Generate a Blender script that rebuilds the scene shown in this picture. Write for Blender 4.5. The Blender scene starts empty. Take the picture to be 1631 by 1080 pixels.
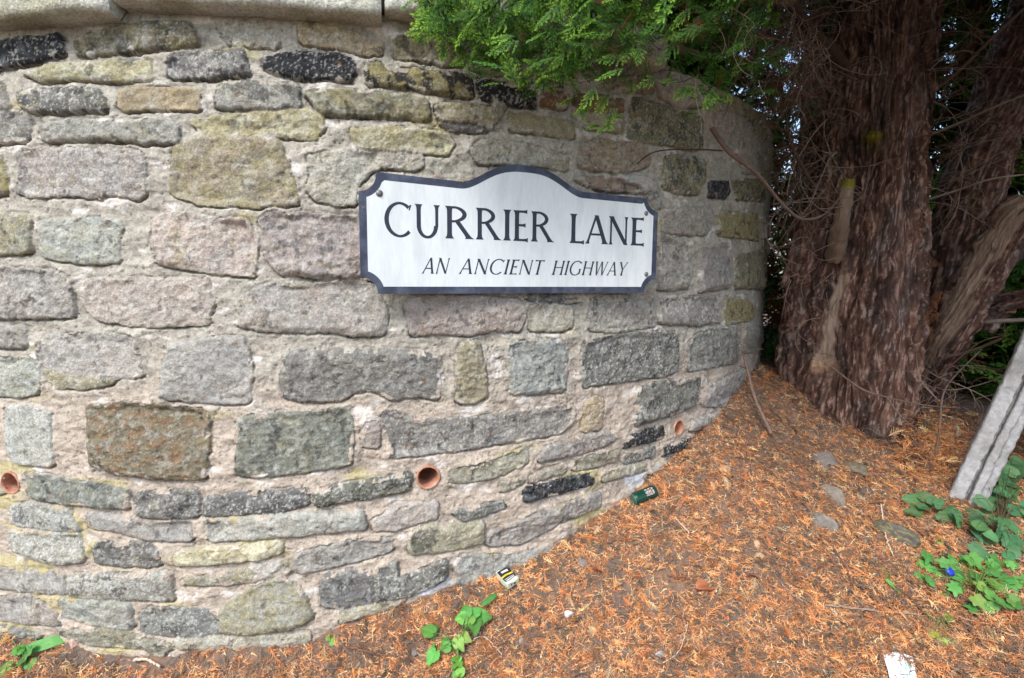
import bpy, math, random
import numpy as np
from mathutils import Vector, Matrix
rng = np.random.default_rng(7)
random.seed(7)
SC = bpy.context.scene
COL = SC.collection
D2R = math.radians

# ------------------------------------------------------------------ camera
CAM_Z, PITCH, ROLL, FPX, PW, PH = 1.0, D2R(6.5), D2R(0.477), 860.0, 1631.0, 1080.0
cam = bpy.data.cameras.new('camera')
cam.sensor_width = 36.0
cam.lens = 36.0 * FPX / PW
cam.clip_start, cam.clip_end = 0.02, 500.0
cam_o = bpy.data.objects.new('camera', cam)
COL.objects.link(cam_o)
_fw = Vector((0, math.cos(PITCH), -math.sin(PITCH)))
_up = Vector((0, math.sin(PITCH), math.cos(PITCH)))
_rt = Vector((1, 0, 0))
_r2 = _rt * math.cos(ROLL) + _up * math.sin(ROLL)
_u2 = -_rt * math.sin(ROLL) + _up * math.cos(ROLL)
cam_o.matrix_world = Matrix(((_r2.x, _u2.x, -_fw.x, 0), (_r2.y, _u2.y, -_fw.y, 0),
                             (_r2.z, _u2.z, -_fw.z, CAM_Z), (0, 0, 0, 1)))
SC.camera = cam_o

# ------------------------------------------------------------------ light
SUN_EL, SUN_AZ = D2R(48), D2R(205)      # azimuth measured clockwise from +Y; behind the camera, a little to the left
world = bpy.data.worlds.new('World')
SC.world = world
world.use_nodes = True
wn = world.node_tree
sky = wn.nodes.new('ShaderNodeTexSky')
sky.sky_type = 'NISHITA'
sky.sun_disc = False
sky.sun_elevation = SUN_EL
sky.sun_rotation = SUN_AZ
sky.air_density, sky.dust_density, sky.ozone_density = 1.0, 2.0, 1.0
wn.links.new(sky.outputs[0], wn.nodes['Background'].inputs[0])
wn.nodes['Background'].inputs[1].default_value = 0.12
sun = bpy.data.lights.new('sun', 'SUN')
sun.energy = 1.3
sun.angle = D2R(18)
sun.color = (1.0, 0.97, 0.94)
sun_o = bpy.data.objects.new('sun', sun)
COL.objects.link(sun_o)
sd = Vector((math.sin(SUN_AZ) * math.cos(SUN_EL), math.cos(SUN_AZ) * math.cos(SUN_EL), math.sin(SUN_EL)))
sun_o.rotation_euler = sd.to_track_quat('Z', 'Y').to_euler()
SC.view_settings.view_transform = 'Standard'
SC.view_settings.look = 'None'
SC.view_settings.exposure = 1.37
SC.view_settings.gamma = 1.0

# ------------------------------------------------------------------ helpers
def L(r, g, b, k=0.8):
    c = np.array([r, g, b], float) / 255.0
    return np.where(c <= 0.04045, c / 12.92, ((c + 0.055) / 1.055) ** 2.4) * k

def px_ray(px, py):
    px = np.asarray(px, float); py = np.asarray(py, float)
    u0, v0 = px - PW / 2, py - PH / 2
    u = u0 * math.cos(ROLL) + v0 * math.sin(ROLL)
    v = -u0 * math.sin(ROLL) + v0 * math.cos(ROLL)
    dx, dy, dz = u / FPX, np.ones_like(u), -v / FPX
    y = dy * math.cos(PITCH) + dz * math.sin(PITCH)
    z = dz * math.cos(PITCH) - dy * math.sin(PITCH)
    return np.stack([dx, y, z], -1)

def at(px, py, Y):
    """world point seen at photo pixel (px,py) at distance Y along +Y"""
    d = px_ray(px, py)
    t = np.asarray(Y, float) / d[..., 1]
    p = d * t[..., None]
    p[..., 2] += CAM_Z
    return p

def hsh(ix, iy, seed):
    h = (ix.astype(np.int64) * 374761393 + iy.astype(np.int64) * 668265263 + seed * 974634777) & 0xffffffff
    h = ((h ^ (h >> 13)) * 1274126177) & 0xffffffff
    h = (h ^ (h >> 16)) & 0xffffffff
    return h / 4294967295.0

def noise(x, y, seed=0):
    ix, iy = np.floor(x), np.floor(y)
    fx, fy = x - ix, y - iy
    ix = ix.astype(np.int64); iy = iy.astype(np.int64)
    ux = fx * fx * fx * (fx * (fx * 6 - 15) + 10)
    uy = fy * fy * fy * (fy * (fy * 6 - 15) + 10)
    def g(dx, dy):
        a = hsh(ix + dx, iy + dy, seed) * 2 * np.pi
        return np.cos(a) * (fx - dx) + np.sin(a) * (fy - dy)
    n0 = g(0, 0) * (1 - ux) + g(1, 0) * ux
    n1 = g(0, 1) * (1 - ux) + g(1, 1) * ux
    return (n0 * (1 - uy) + n1 * uy) * 1.5

def fbm(x, y, seed=0, oct=4, gain=0.5):
    s, a = np.zeros_like(x), 1.0
    for o in range(oct):
        s = s + a * noise(x, y, seed + o * 17)
        x, y = x * 2.03 + 11.3, y * 2.03 + 5.7
        a *= gain
    return s

def sstep(a, b, x):
    t = np.clip((x - a) / (b - a), 0, 1)
    return t * t * (3 - 2 * t)

def mk(name, v, f, mat, parent=None, col=None, smooth=True, extra=None):
    """v (n,3), f (m,3|4) arrays -> one mesh object"""
    v = np.asarray(v, np.float32); f = np.asarray(f, np.int32)
    me = bpy.data.meshes.new(name)
    m, k = f.shape
    me.vertices.add(len(v)); me.vertices.foreach_set('co', v.ravel())
    me.loops.add(m * k); me.loops.foreach_set('vertex_index', f.ravel())
    me.polygons.add(m)
    me.polygons.foreach_set('loop_start', np.arange(0, m * k, k, dtype=np.int32))
    me.polygons.foreach_set('loop_total', np.full(m, k, np.int32))
    me.polygons.foreach_set('use_smooth', np.full(m, smooth, bool))
    if col is not None:
        a = me.attributes.new('Col', 'FLOAT_COLOR', 'POINT')
        c4 = np.ones((len(v), 4), np.float32); c4[:, :3] = col
        a.data.foreach_set('color', c4.ravel())
    for nm, arr in (extra or {}).items():
        a = me.attributes.new(nm, 'FLOAT', 'POINT')
        a.data.foreach_set('value', np.asarray(arr, np.float32).ravel())
    me.update(calc_edges=True)
    me.validate()
    o = bpy.data.objects.new(name, me)
    COL.objects.link(o)
    if mat is not None: me.materials.append(mat)
    if parent is not None: o.parent = parent
    return o

def tag(o, label=None, cat=None, group=None, kind=None):
    if label: o['label'] = label
    if cat: o['category'] = cat
    if group: o['group'] = group
    if kind: o['kind'] = kind
    return o

def thing(name, label, cat, loc=(0, 0, 0), group=None):
    o = bpy.data.objects.new(name, None)
    o.empty_display_size = 0.05
    COL.objects.link(o)
    o.location = loc
    bpy.context.view_layer.update
    return tag(o, label, cat, group)

class Soup:
    """collects triangles/quads (stored as quads) into one mesh"""
    def __init__(s): s.v, s.f, s.c, s.n = [], [], [], 0
    def add(s, v, f, c=None):
        v = np.asarray(v, float).reshape(-1, 3); f = np.asarray(f, int)
        if f.shape[1] == 3: f = np.concatenate([f, f[:, 2:3]], 1)
        s.v.append(v); s.f.append(f + s.n)
        if c is not None:
            c = np.asarray(c, float)
            s.c.append(np.broadcast_to(c, (len(v), 3)) if c.ndim == 1 else c)
        s.n += len(v)
    def build(s, name, mat, parent=None, smooth=True, origin=(0, 0, 0)):
        v = np.concatenate(s.v) - np.array(origin); f = np.concatenate(s.f)
        c = np.concatenate(s.c) if s.c else None
        tri = f[:, 2] == f[:, 3]
        if tri.all(): f = f[:, :3]
        elif tri.any():
            # mixed: split quads into triangles
            q = f[~tri]
            f = np.concatenate([f[tri][:, :3], q[:, :3], q[:, [0, 2, 3]]])
        return mk(name, v, f, mat, parent, c, smooth)

def catmull(P, n):
    P = np.asarray(P, float)
    if len(P) == 2: 
        t = np.linspace(0, 1, n)[:, None]
        return P[0] * (1 - t) + P[1] * t
    Q = np.concatenate([[2 * P[0] - P[1]], P, [2 * P[-1] - P[-2]]])
    t = np.linspace(0, len(P) - 1 - 1e-9, n)
    i = t.astype(int); u = (t - i)[:, None]
    a, b, c, d = Q[i], Q[i + 1], Q[i + 2], Q[i + 3]
    return 0.5 * (2 * b + (c - a) * u + (2 * a - 5 * b + 4 * c - d) * u ** 2 + (3 * b - a - 3 * c + d) * u ** 3)

def tube(P, r, k=6, caps=True):
    P = np.asarray(P, float); n = len(P)
    r = np.broadcast_to(np.asarray(r, float), (n,))
    T = np.gradient(P, axis=0); T /= np.linalg.norm(T, axis=1)[:, None] + 1e-12
    up = np.array([0.3, 0.2, 0.93])
    A = np.cross(T, up); A /= np.linalg.norm(A, axis=1)[:, None] + 1e-12
    B = np.cross(T, A)
    th = np.arange(k) * 2 * np.pi / k
    V = P[:, None] + r[:, None, None] * (np.cos(th)[None, :, None] * A[:, None] + np.sin(th)[None, :, None] * B[:, None])
    V = V.reshape(-1, 3)
    i, j = np.meshgrid(np.arange(n - 1), np.arange(k), indexing='ij')
    j2 = (j + 1) % k
    F = np.stack([i * k + j, i * k + j2, (i + 1) * k + j2, (i + 1) * k + j], -1).reshape(-1, 4)
    if caps:
        V = np.concatenate([V, P[:1], P[-1:]])
        a = np.arange(k); b = (a + 1) % k
        c0 = np.stack([np.full(k, n * k), b, a, a], -1)
        c1 = np.stack([np.full(k, n * k + 1), (n - 1) * k + a, (n - 1) * k + b, (n - 1) * k + b], -1)
        F = np.concatenate([F, c0, c1])
    return V, F

def grid_faces(nu, nv, wrap=False):
    i, j = np.meshgrid(np.arange(nu if wrap else nu - 1), np.arange(nv - 1), indexing='ij')
    i2 = (i + 1) % nu
    return np.stack([i * nv + j, i2 * nv + j, i2 * nv + j + 1, i * nv + j + 1], -1).reshape(-1, 4)

def stamp(tv, tf, tc, Rm, T, cm=None):
    """copy a template (n verts) by m rotations/translations into one array"""
    m, n = len(Rm), len(tv)
    V = np.einsum('mij,nj->mni', Rm, tv) + T[:, None]
    F = tf[None] + (np.arange(m) * n)[:, None, None]
    C = np.broadcast_to(tc[None], (m, n, 3)) if cm is None else cm
    return V.reshape(-1, 3), F.reshape(-1, tf.shape[1]), np.asarray(C).reshape(-1, 3)

def frame(x, z):
    """rotation matrices whose x axis is x and whose z is close to z"""
    x = x / np.linalg.norm(x, axis=-1, keepdims=True)
    y = np.cross(z, x); y /= np.linalg.norm(y, axis=-1, keepdims=True) + 1e-9
    zz = np.cross(x, y)
    return np.stack([x, y, zz], -1)

# ------------------------------------------------------------------ materials
def mat(name, col=None, rough=0.85, scale=0, amt=0.3, bump=0.0, bscale=None, attr=False, spec=0.3,
        detail=6, thin=0.0, metal=0.0, stretch=None, tint=None, tscale=8, tamt=0.5):
    m = bpy.data.materials.new(name)
    m.use_nodes = True
    nt = m.node_tree; N = nt.nodes; K = nt.links
    b = N['Principled BSDF']
    b.inputs['Roughness'].default_value = rough
    b.inputs['Specular IOR Level'].default_value = spec
    b.inputs['Metallic'].default_value = metal
    tc = N.new('ShaderNodeTexCoord')
    src = tc.outputs['Object']
    if stretch:
        mp = N.new('ShaderNodeMapping'); mp.inputs['Scale'].default_value = stretch
        K.new(src, mp.inputs[0]); src = mp.outputs[0]
    if attr:
        a = N.new('ShaderNodeAttribute'); a.attribute_name = 'Col'; c = a.outputs['Color']
    else:
        rgb = N.new('ShaderNodeRGB'); rgb.outputs[0].default_value = (*col, 1); c = rgb.outputs[0]
    if tint is not None:
        n2 = N.new('ShaderNodeTexNoise'); n2.inputs['Scale'].default_value = tscale; n2.inputs['Detail'].default_value = 5
        K.new(src, n2.inputs['Vector'])
        r2 = N.new('ShaderNodeMapRange'); r2.inputs[1].default_value = 0.45; r2.inputs[2].default_value = 0.65
        r2.inputs[4].default_value = tamt
        K.new(n2.outputs[0], r2.inputs[0])
        mx = N.new('ShaderNodeMix'); mx.data_type = 'RGBA'; mx.blend_type = 'MIX'
        K.new(r2.outputs[0], mx.inputs[0]); K.new(c, mx.inputs[6]); mx.inputs[7].default_value = (*tint, 1)
        c = mx.outputs[2]
    if scale:
        n = N.new('ShaderNodeTexNoise'); n.inputs['Scale'].default_value = scale; n.inputs['Detail'].default_value = detail
        n.inputs['Roughness'].default_value = 0.65
        K.new(src, n.inputs['Vector'])
        r = N.new('ShaderNodeMapRange'); r.inputs[1].default_value = 0.25; r.inputs[2].default_value = 0.75
        r.inputs[3].default_value = 1 - amt; r.inputs[4].default_value = 1 + amt
        K.new(n.outputs[0], r.inputs[0])
        mx = N.new('ShaderNodeVectorMath'); mx.operation = 'SCALE'
        K.new(c, mx.inputs[0]); K.new(r.outputs[0], mx.inputs['Scale'])
        c = mx.outputs[0]
    K.new(c, b.inputs['Base Color'])
    if bump:
        nb = N.new('ShaderNodeTexNoise'); nb.inputs['Scale'].default_value = bscale or scale; nb.inputs['Detail'].default_value = 8
        nb.inputs['Roughness'].default_value = 0.6
        K.new(src, nb.inputs['Vector'])
        bm = N.new('ShaderNodeBump'); bm.inputs['Strength'].default_value = bump; bm.inputs['Distance'].default_value = 0.004
        K.new(nb.outputs[0], bm.inputs['Height']); K.new(bm.outputs[0], b.inputs['Normal'])
    if thin:
        tr = N.new('ShaderNodeBsdfTranslucent'); K.new(c, tr.inputs['Color'])
        ms = N.new('ShaderNodeMixShader'); ms.inputs[0].default_value = thin
        K.new(b.outputs[0], ms.inputs[1]); K.new(tr.outputs[0], ms.inputs[2])
        K.new(ms.outputs[0], N['Material Output'].inputs[0])
    return m

M_stone = mat('weathered_stone', attr=True, rough=0.92, scale=210, amt=0.42, bump=0.9, bscale=260, spec=0.15)
M_mortar = mat('lime_mortar', attr=True, rough=0.95, scale=190, amt=0.28, bump=0.8, bscale=230, spec=0.1)
M_cope = mat('coping_sandstone', col=L(206, 206, 194), rough=0.92, scale=150, amt=0.55, bump=1.0, bscale=170, spec=0.12,
             tint=L(150, 146, 112), tscale=9, tamt=0.6)
M_terra = mat('terracotta', col=L(186, 128, 102), rough=0.95, tint=L(196, 170, 150), tscale=45, tamt=.6, scale=60, amt=0.25, bump=0.2, spec=0.2)
M_bark = mat('fibrous_bark', attr=True, rough=0.9, scale=90, amt=0.35, bump=0.6, bscale=150, spec=0.12, stretch=(1, 1, 0.18))
M_twig = mat('dry_twig', attr=True, rough=0.85, scale=60, amt=0.2, spec=0.15)
M_soil = mat('dark_soil', col=L(118, 104, 94), rough=1.0, scale=60, amt=0.45, bump=1.0, bscale=110, spec=0.08,
             tint=L(150, 116, 90), tscale=12, tamt=0.6)
M_litter = mat('dry_needles', attr=True, rough=0.8, spec=0.15, thin=0.15)
M_green = mat('conifer_scales', attr=True, rough=0.6, spec=0.3, thin=0.3)
M_leaf = mat('soft_leaf', attr=True, rough=0.55, scale=90, amt=0.15, spec=0.35, thin=0.25)
M_white = mat('white_enamel', col=L(234, 241, 242, 0.82), rough=0.35, scale=25, amt=0.07, spec=0.45, stretch=(5, 5, 1.2), tint=L(186, 198, 200), tscale=5, tamt=0.3)
M_navy = mat('navy_paint', col=L(60, 66, 84), rough=0.5, scale=35, amt=0.25, spec=0.4, tint=L(105, 115, 135), tscale=30, tamt=0.5)
M_letter = mat('navy_lettering', col=L(52, 56, 72), rough=0.5, scale=50, amt=0.15, spec=0.35)
M_bolt = mat('dull_steel', col=L(140, 140, 138), rough=0.5, scale=200, amt=0.2, metal=0.6)
M_black = mat('black_hole', col=(0.01, 0.01, 0.01), rough=1)
M_concrete = mat('concrete', col=L(186, 186, 186), rough=0.92, scale=90, amt=0.2, bump=0.6, bscale=120, spec=0.15,
                 tint=L(140, 138, 134), tscale=11, tamt=0.7)
M_board = mat('weathered_board', col=L(150, 125, 110), rough=0.85, scale=30, amt=0.35, stretch=(8, 8, 0.6), bump=0.4)
M_rock = mat('slate_rock', attr=True, rough=0.9, scale=60, amt=0.25, bump=0.5, bscale=90)
M_glass = mat('green_tin', attr=True, rough=0.25, spec=0.5, scale=80, amt=0.1)
M_card = mat('printed_card', attr=True, rough=0.6, scale=60, amt=0.06)
M_paper = mat('torn_paper', attr=True, rough=0.8, scale=60, amt=0.04)

# ------------------------------------------------------------------ wall geometry: a cylinder of radius R
TH, R = D2R(-13.365), 2.437
AX, AY = (1.5 + R) * math.sin(TH), (1.5 + R) * math.cos(TH)
A0 = math.atan2(0 - AX, 0 - AY)          # from the axis towards the camera

def wall_hit(px, py):
    d = px_ray(px, py)
    a = d[..., 0] ** 2 + d[..., 1] ** 2
    b = d[..., 0] * AX + d[..., 1] * AY
    c = AX * AX + AY * AY - R * R
    t = (b - np.sqrt(np.maximum(b * b - a * c, 0))) / a
    p = d * t[..., None]; p[..., 2] += CAM_Z
    return p
def to_sz(p):
    al = np.arctan2(p[..., 0] - AX, p[..., 1] - AY) - A0
    al = (al + np.pi) % (2 * np.pi) - np.pi
    return -al * R, p[..., 2]             # s grows to the right in the picture
def from_sz(s, z, h=0.0):
    al = A0 - s / R
    return np.stack([AX + (R + h) * np.sin(al), AY + (R + h) * np.cos(al), z + 0 * s], -1)

# ---- stones traced as outlines: (kind, crop, points); crops are 420x280 windows of the picture enlarged 27/7
CROP = dict(A=(0, 0), B=(400, 0), C=(800, 0), E=(0, 260), F=(400, 260), G=(800, 260), I=(0, 520), J=(400, 520),
            K=(800, 520), L=(0, 800), M=(400, 800))
ST = """
soot A 0,275 180,235 280,235 370,215 400,330 250,375 0,415 -60,430 -60,285
dolive A 465,255 540,215 620,235 650,185 900,150 1150,145 1205,215 1210,270 1100,285 750,320 480,345
pale A 1350,185 1450,155 1620,150 1670,195 1700,280 1540,285 1420,270
yellow A 160,450 370,400 700,380 880,380 930,385 935,490 700,495 480,480 240,495
dark A 1035,370 1120,330 1500,315 1535,460 1300,475 1050,475
grey A -80,510 30,510 60,660 -80,680
dark A 125,580 300,560 600,555 670,640 660,680 250,685 150,670
buff A 740,560 860,545 1210,555 1220,665 740,672
sooty A 1340,590 1390,520 1543,512 1833,515 1843,660 1680,668 1345,660
sooty A -80,700 170,690 190,760 185,860 -80,880
speck A 250,790 400,745 700,745 1000,740 1095,770 1100,870 1000,880 850,870 600,855 280,865
yellow A 1180,750 1400,715 1543,700 1900,680 1985,725 1985,790 1940,855 1543,830 1250,820
buff B 280,130 400,145 640,210 740,260 800,255 800,335 720,335 500,285 320,260
dolive B 890,240 1000,215 1300,300 1300,400 1150,390 885,345
soot B 85,375 180,335 300,330 540,345 620,380 630,440 600,490 450,480 290,470 100,430
olsoot B 700,400 800,395 850,440 1000,430 1350,480 1365,600 1200,575 900,530 720,510
soot B 1385,530 1430,500 1620,530 1740,560 1740,655 1620,645 1440,615
dolive B 340,570 420,555 700,570 1050,600 1095,640 1090,735 850,715 440,700 390,640
olive B 1135,660 1190,640 1500,670 1520,720 1480,755 1250,750 1150,725
flatdark B 1160,750 1490,775 1430,805 1230,798
yellow B 610,800 750,790 1000,800 1210,830 1240,890 1200,945 900,930 650,910
pale B 1350,920 1420,865 1620,880 1740,905 1940,960 1940,1050 1740,1010 1400,1000
pale F 345,160 375,60 350,-40 600,-80 790,-70 790,20 740,40 650,130 635,250 560,255 400,225
pale B 800,930 1040,950 1060,1010 1000,1040 800,1030
rust C 240,555 390,575 395,660 240,640
rust C 430,600 600,590 740,620 735,690 500,675
olive C 50,705 250,730 435,755 435,845 200,810 50,795
olive C 500,715 560,700 700,710 740,800 650,800 500,780
dolive C 800,605 900,630 1080,690 1220,730 1225,900 1180,920 1000,880 850,870 770,845
brown C 490,880 560,865 850,890 900,930 900,1010 760,1060 600,1045 470,1020
dolive C 990,950 1100,960 1240,990 1240,1100 1200,1190 1060,1185 980,1150
lav C 1280,690 1400,690 1560,800 1600,950 1500,1000 1330,850
olive C 640,470 900,480 930,560 660,548
grey C 920,440 1240,500 1240,640 1080,660 980,600
dolive C 1430,655 1620,665 1620,765 1500,740
lav C 1290,970 1420,1020 1440,1100 1300,1110
grey C 100,330 420,350 420,470 130,440
dark C 480,370 800,380 790,450 500,450
olive C 880,330 1180,370 1180,430 900,420
grey B 1340,330 1560,390 1600,460 1350,420
brown G 450,90 840,100 850,180 600,160 480,110
grey G 860,110 960,120 970,270 940,280 880,190
soot G 1265,120 1390,105 1400,170 1370,215 1270,200
pink G 975,290 1280,270 1290,340 1250,440 1100,430 980,420
yolive G 1320,300 1560,320 1570,470 1320,440
grey G 970,440 1130,500 1140,760 1030,775 960,765
lav G 1215,530 1380,500 1410,600 1390,760 1200,790
dolive G 1440,570 1580,540 1590,770 1430,760
lav G 955,880 970,830 1150,820 1310,830 1340,970 1200,990 970,980
yolive G 1370,820 1480,830 1555,900 1530,960 1370,985
grey G 540,830 700,815 930,820 935,1000 700,1030 540,1020
pale G 160,890 200,870 420,885 435,1000 350,1030 170,1020
flatdark G 150,820 300,810 470,820 470,850 200,845
pink F 945,850 1000,815 1400,815 1640,840 1690,930 1640,1030 1480,1020 1340,1055 1200,1040 980,1050
pink F 690,330 1000,320 1010,700 700,710
grey F 1080,120 1500,110 1510,420 1090,430
lav F 1100,500 1500,480 1510,730 1090,740
pink G 100,120 500,150 490,450 90,430
grey G 100,520 480,520 500,740 100,740
lav G 560,300 880,330 890,700 560,720
yolive E -60,-30 10,-20 40,60 60,185 -60,190
grey E 130,-60 300,-90 600,-80 870,-70 890,0 890,190 860,212 700,190 600,210 450,190 180,200 120,180
bigyel E 1080,-100 1200,-180 1600,-170 1720,-130 1830,200 1820,245 1543,262 1200,240 1060,190 1050,100
ylich E -80,325 120,320 210,330 190,540 100,555 -80,545
green E 260,360 550,345 740,360 730,480 740,600 500,610 320,585 255,565
pinky E 950,370 1000,310 1150,310 1280,340 1520,350 1570,500 1560,690 1450,690 1100,640 980,610 940,500
greyp E -80,635 180,660 330,660 430,700 460,930 400,945 -80,945
pink E 530,720 800,710 1000,715 1290,720 1310,850 1290,980 1080,995 900,1000 600,960 540,900
greyp F 60,350 110,305 420,320 660,340 675,700 450,705 180,680 90,570
greyp F -75,850 0,790 120,740 400,745 640,710 740,760 835,880 820,1040 740,1060 560,1045 450,1030 200,1030 60,1020 -60,1000
speck I -80,0 160,5 180,120 90,130 -80,120
green I -80,200 210,195 245,300 230,400 160,425 -80,415
lav I 240,110 300,55 550,50 810,65 850,200 880,300 700,315 480,300 260,240
olive I 270,265 450,305 700,325 680,350 500,380 330,365
lav I 1060,100 1160,90 1290,75 1400,65 1500,80 1550,250 1530,460 1480,472 1200,455 1010,440 1005,250
speck I 50,490 180,480 310,520 315,700 325,860 90,835 50,760
brust I 545,490 800,465 1270,510 1290,700 1270,930 1000,930 750,900 570,840
dgreen J -80,580 0,550 250,535 560,505 605,510 620,640 610,830 560,855 300,890 0,920 -85,900
dgreen I 150,900 330,930 560,960 740,1000 800,1020 790,1110 500,1090 200,1045
dark I 835,1030 950,1010 1210,1010 1230,1060 1215,1160 950,1180 840,1150
dgrey J 190,290 250,160 430,155 800,145 1060,165 1150,180 1150,440 1040,425 860,445 760,385 640,400 540,450 350,455 200,430
olive J 1290,100 1390,95 1440,300 1450,430 1350,475 1260,460 1275,250
greyr J 810,530 900,525 980,580 1200,575 1500,540 1620,530 1980,490 1970,590 1900,650 1620,700 1250,760 870,800 860,700
dgreen J 380,1010 600,970 980,895 975,1000 700,1050 400,1100
olgr J 1225,890 1400,850 1620,780 1700,740 1700,830 1480,930 1230,955
dark J -280,1060 -100,1030 200,1010 340,995 360,1080 200,1130 -290,1160
bgreen K 55,110 180,85 370,90 390,200 380,390 200,405 60,415
dgrey K 500,100 650,60 1060,30 1080,100 1075,270 1000,300 820,320 500,365
dgrey K 1160,80 1200,40 1440,10 1450,210 1300,245 1150,270
dgrey K 840,380 1000,330 1080,350 1215,310 1185,480 1060,530 900,580 820,605
lav K 1230,430 1290,350 1480,270 1490,390 1400,450 1290,490 1230,480
buff K 500,480 580,435 620,450 600,620 500,650
greyr K 230,790 290,730 480,680 640,650 690,690 600,740 400,790 230,830
olgr K 440,830 560,800 720,770 690,820 560,860 440,880
soot K 760,690 800,665 980,610 990,670 880,710 750,745
dark K 745,800 930,740 935,790 750,835
soot K 990,745 1170,680 1165,720 990,790
greyr K 1150,580 1300,540 1430,440 1400,520 1300,590 1150,640
olgr K 610,900 880,835 880,880 620,950
soot K 130,1000 400,930 550,905 555,960 350,1020 140,1075
olgr K 170,915 385,845 385,890 170,960
pink K 900,870 1050,810 1040,850 900,900
olgr K 0,965 130,935 130,960 0,1010
speck L 70,30 200,5 400,30 480,130 485,170 380,165 100,130
greyr L 545,70 700,80 900,110 1170,110 1180,230 900,225 750,180 560,150
speck L 1265,115 1543,100 1743,70 2233,50 2253,150 1793,200 1543,215 1300,235
speck L 60,180 200,175 500,195 520,355 400,370 250,350 80,290
dark L 575,290 600,250 900,250 970,290 990,380 900,393 600,370
yellow L 1070,330 1150,295 1620,250 1730,240 1725,310 1543,350 1100,385
speck L -80,400 0,400 380,440 410,560 250,550 -80,510
speck L 420,460 700,430 1040,440 1070,600 800,590 430,570
olgr L 1120,490 1410,430 1620,390 1780,370 1780,430 1400,500 1120,500
grey L -80,590 220,570 280,640 370,700 370,750 200,740 -80,700
green L 375,590 600,595 800,620 820,770 650,755 400,700
dgrey L 870,680 1000,650 1280,660 1400,700 1380,800 1100,820 870,790
dark L -80,745 0,750 250,800 240,830 60,800 -80,800
olgr L 360,800 600,770 800,800 1000,860 1070,880 1000,940 850,890 550,870
olgr L 1080,840 1620,800 1900,800 1900,860 1400,905 1100,890
ylich M 60,500 200,460 300,520 390,690 300,750 0,800 -200,790 -210,680 -100,600
pink M 750,110 880,20 1140,0 1140,90 900,160 760,165
halfsoot M 970,190 1050,150 1420,120 1425,240 1200,290 975,310
greyr M 240,400 300,320 560,240 860,220 870,290 700,340 500,390 290,430
dgrey M 430,540 470,440 740,420 760,610 600,640 450,640
dgrey M 770,400 890,360 900,470 1200,350 1190,470 1000,560 770,600
lav M 1255,380 1300,320 1620,330 1850,260 1850,330 1500,460 1280,500
lav M 1450,200 1650,120 2000,-20 2140,-60 2140,20 1900,120 1650,250 1450,260
olgr M 550,660 800,600 950,590 880,640 550,740
pale M 0,385 230,375 220,430 0,480
dark M 1250,60 1540,-10 1560,30 1300,110
dolive G 1390,-250 1600,-230 1600,-130 1410,-120
lav G 1450,-80 1620,-60 1620,60 1480,60
dolive G 1420,100 1610,110 1610,230 1430,220
grey K 1475,20 1570,10 1565,150 1480,160
olive G 1380,-430 1600,-410 1600,-300 1380,-310
grey G 1590,330 1640,330 1640,450 1590,460
dolive G 1600,540 1640,540 1640,760 1605,760
lav C 700,1080 880,1090 960,1160 930,1200 740,1150
pink J 700,600 790,590 780,740 690,730
grey B 1500,620 1560,640 1540,720 1480,710
"""
# kind: base colour (as seen), soot, yellow lichen, white speckle, rust
KIND = dict(
    soot=((72, 74, 78), .85, .05, .35, 0), sooty=((140, 138, 128), .55, .1, .35, 0), dolive=((128, 124, 98), .4, .5, .3, 0),
    pale=((172, 166, 148), .05, .25, .3, 0), yellow=((176, 168, 132), .1, .6, .35, 0), dark=((112, 112, 104), .4, .15, .4, 0),
    grey=((150, 145, 134), .12, .2, .4, 0), buff=((180, 160, 124), .08, .2, .2, .0), speck=((146, 144, 132), .2, .1, .85, 0),
    olsoot=((128, 118, 72), .5, .6, .1, 0), olive=((150, 142, 110), .12, .4, .2, 0), flatdark=((110, 108, 106), .2, 0, .1, 0),
    rust=((128, 92, 62), .25, .2, .05, .5), brown=((150, 132, 112), .25, .3, .1, .1), lav=((156, 151, 142), .1, .08, .3, 0),
    pink=((166, 154, 142), .08, .12, .35, 0), yolive=((146, 134, 82), .25, .7, .1, .1), bigyel=((158, 148, 120), .1, .5, .4, .1),
    ylich=((152, 148, 126), .12, .65, .5, 0), green=((152, 156, 142), .12, .25, .6, 0), pinky=((176, 158, 146), .05, .5, .5, 0),
    greyp=((156, 148, 138), .22, .2, .45, 0), brust=((136, 122, 98), .15, .35, .3, .5), dgreen=((112, 116, 102), .3, .3, .4, 0),
    dgrey=((120, 120, 112), .3, .1, .35, 0), greyr=((146, 140, 132), .2, .15, .35, .15), olgr=((152, 148, 124), .15, .4, .25, 0),
    bgreen=((144, 150, 143), .08, .08, .3, 0), halfsoot=((152, 146, 118), .0, .35, .2, 0))
stones = []
for ln in ST.strip().splitlines():
    k, c, *pts = ln.split()
    p = np.array([[float(q) for q in s.split(',')] for s in pts]) / (27 / 7) + np.array(CROP[c])
    s, z = to_sz(wall_hit(p[:, 0], p[:, 1]))
    stones.append((k, np.stack([s, z], 1)))
S_L = float(to_sz(wall_hit(np.array([0.]), np.array([500.])))[0][0])
S_R = max(float(q[:, 0].max()) for k, q in stones)
# the wall goes on outside the picture: more stones of the same courses
more = []
for k, q in stones:
    if q[:, 0].min() < S_L: continue
    q2 = q.copy(); q2[:, 0] -= 1.62
    if q2[:, 0].max() < S_L - 0.03: more.append((k, q2))
    q3 = q.copy(); q3[:, 0] += 1.9
    if q3[:, 0].min() > S_R + 0.02 and q3[:, 0].min() < S_R + 0.9: more.append((k, q3))
stones += more

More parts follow.
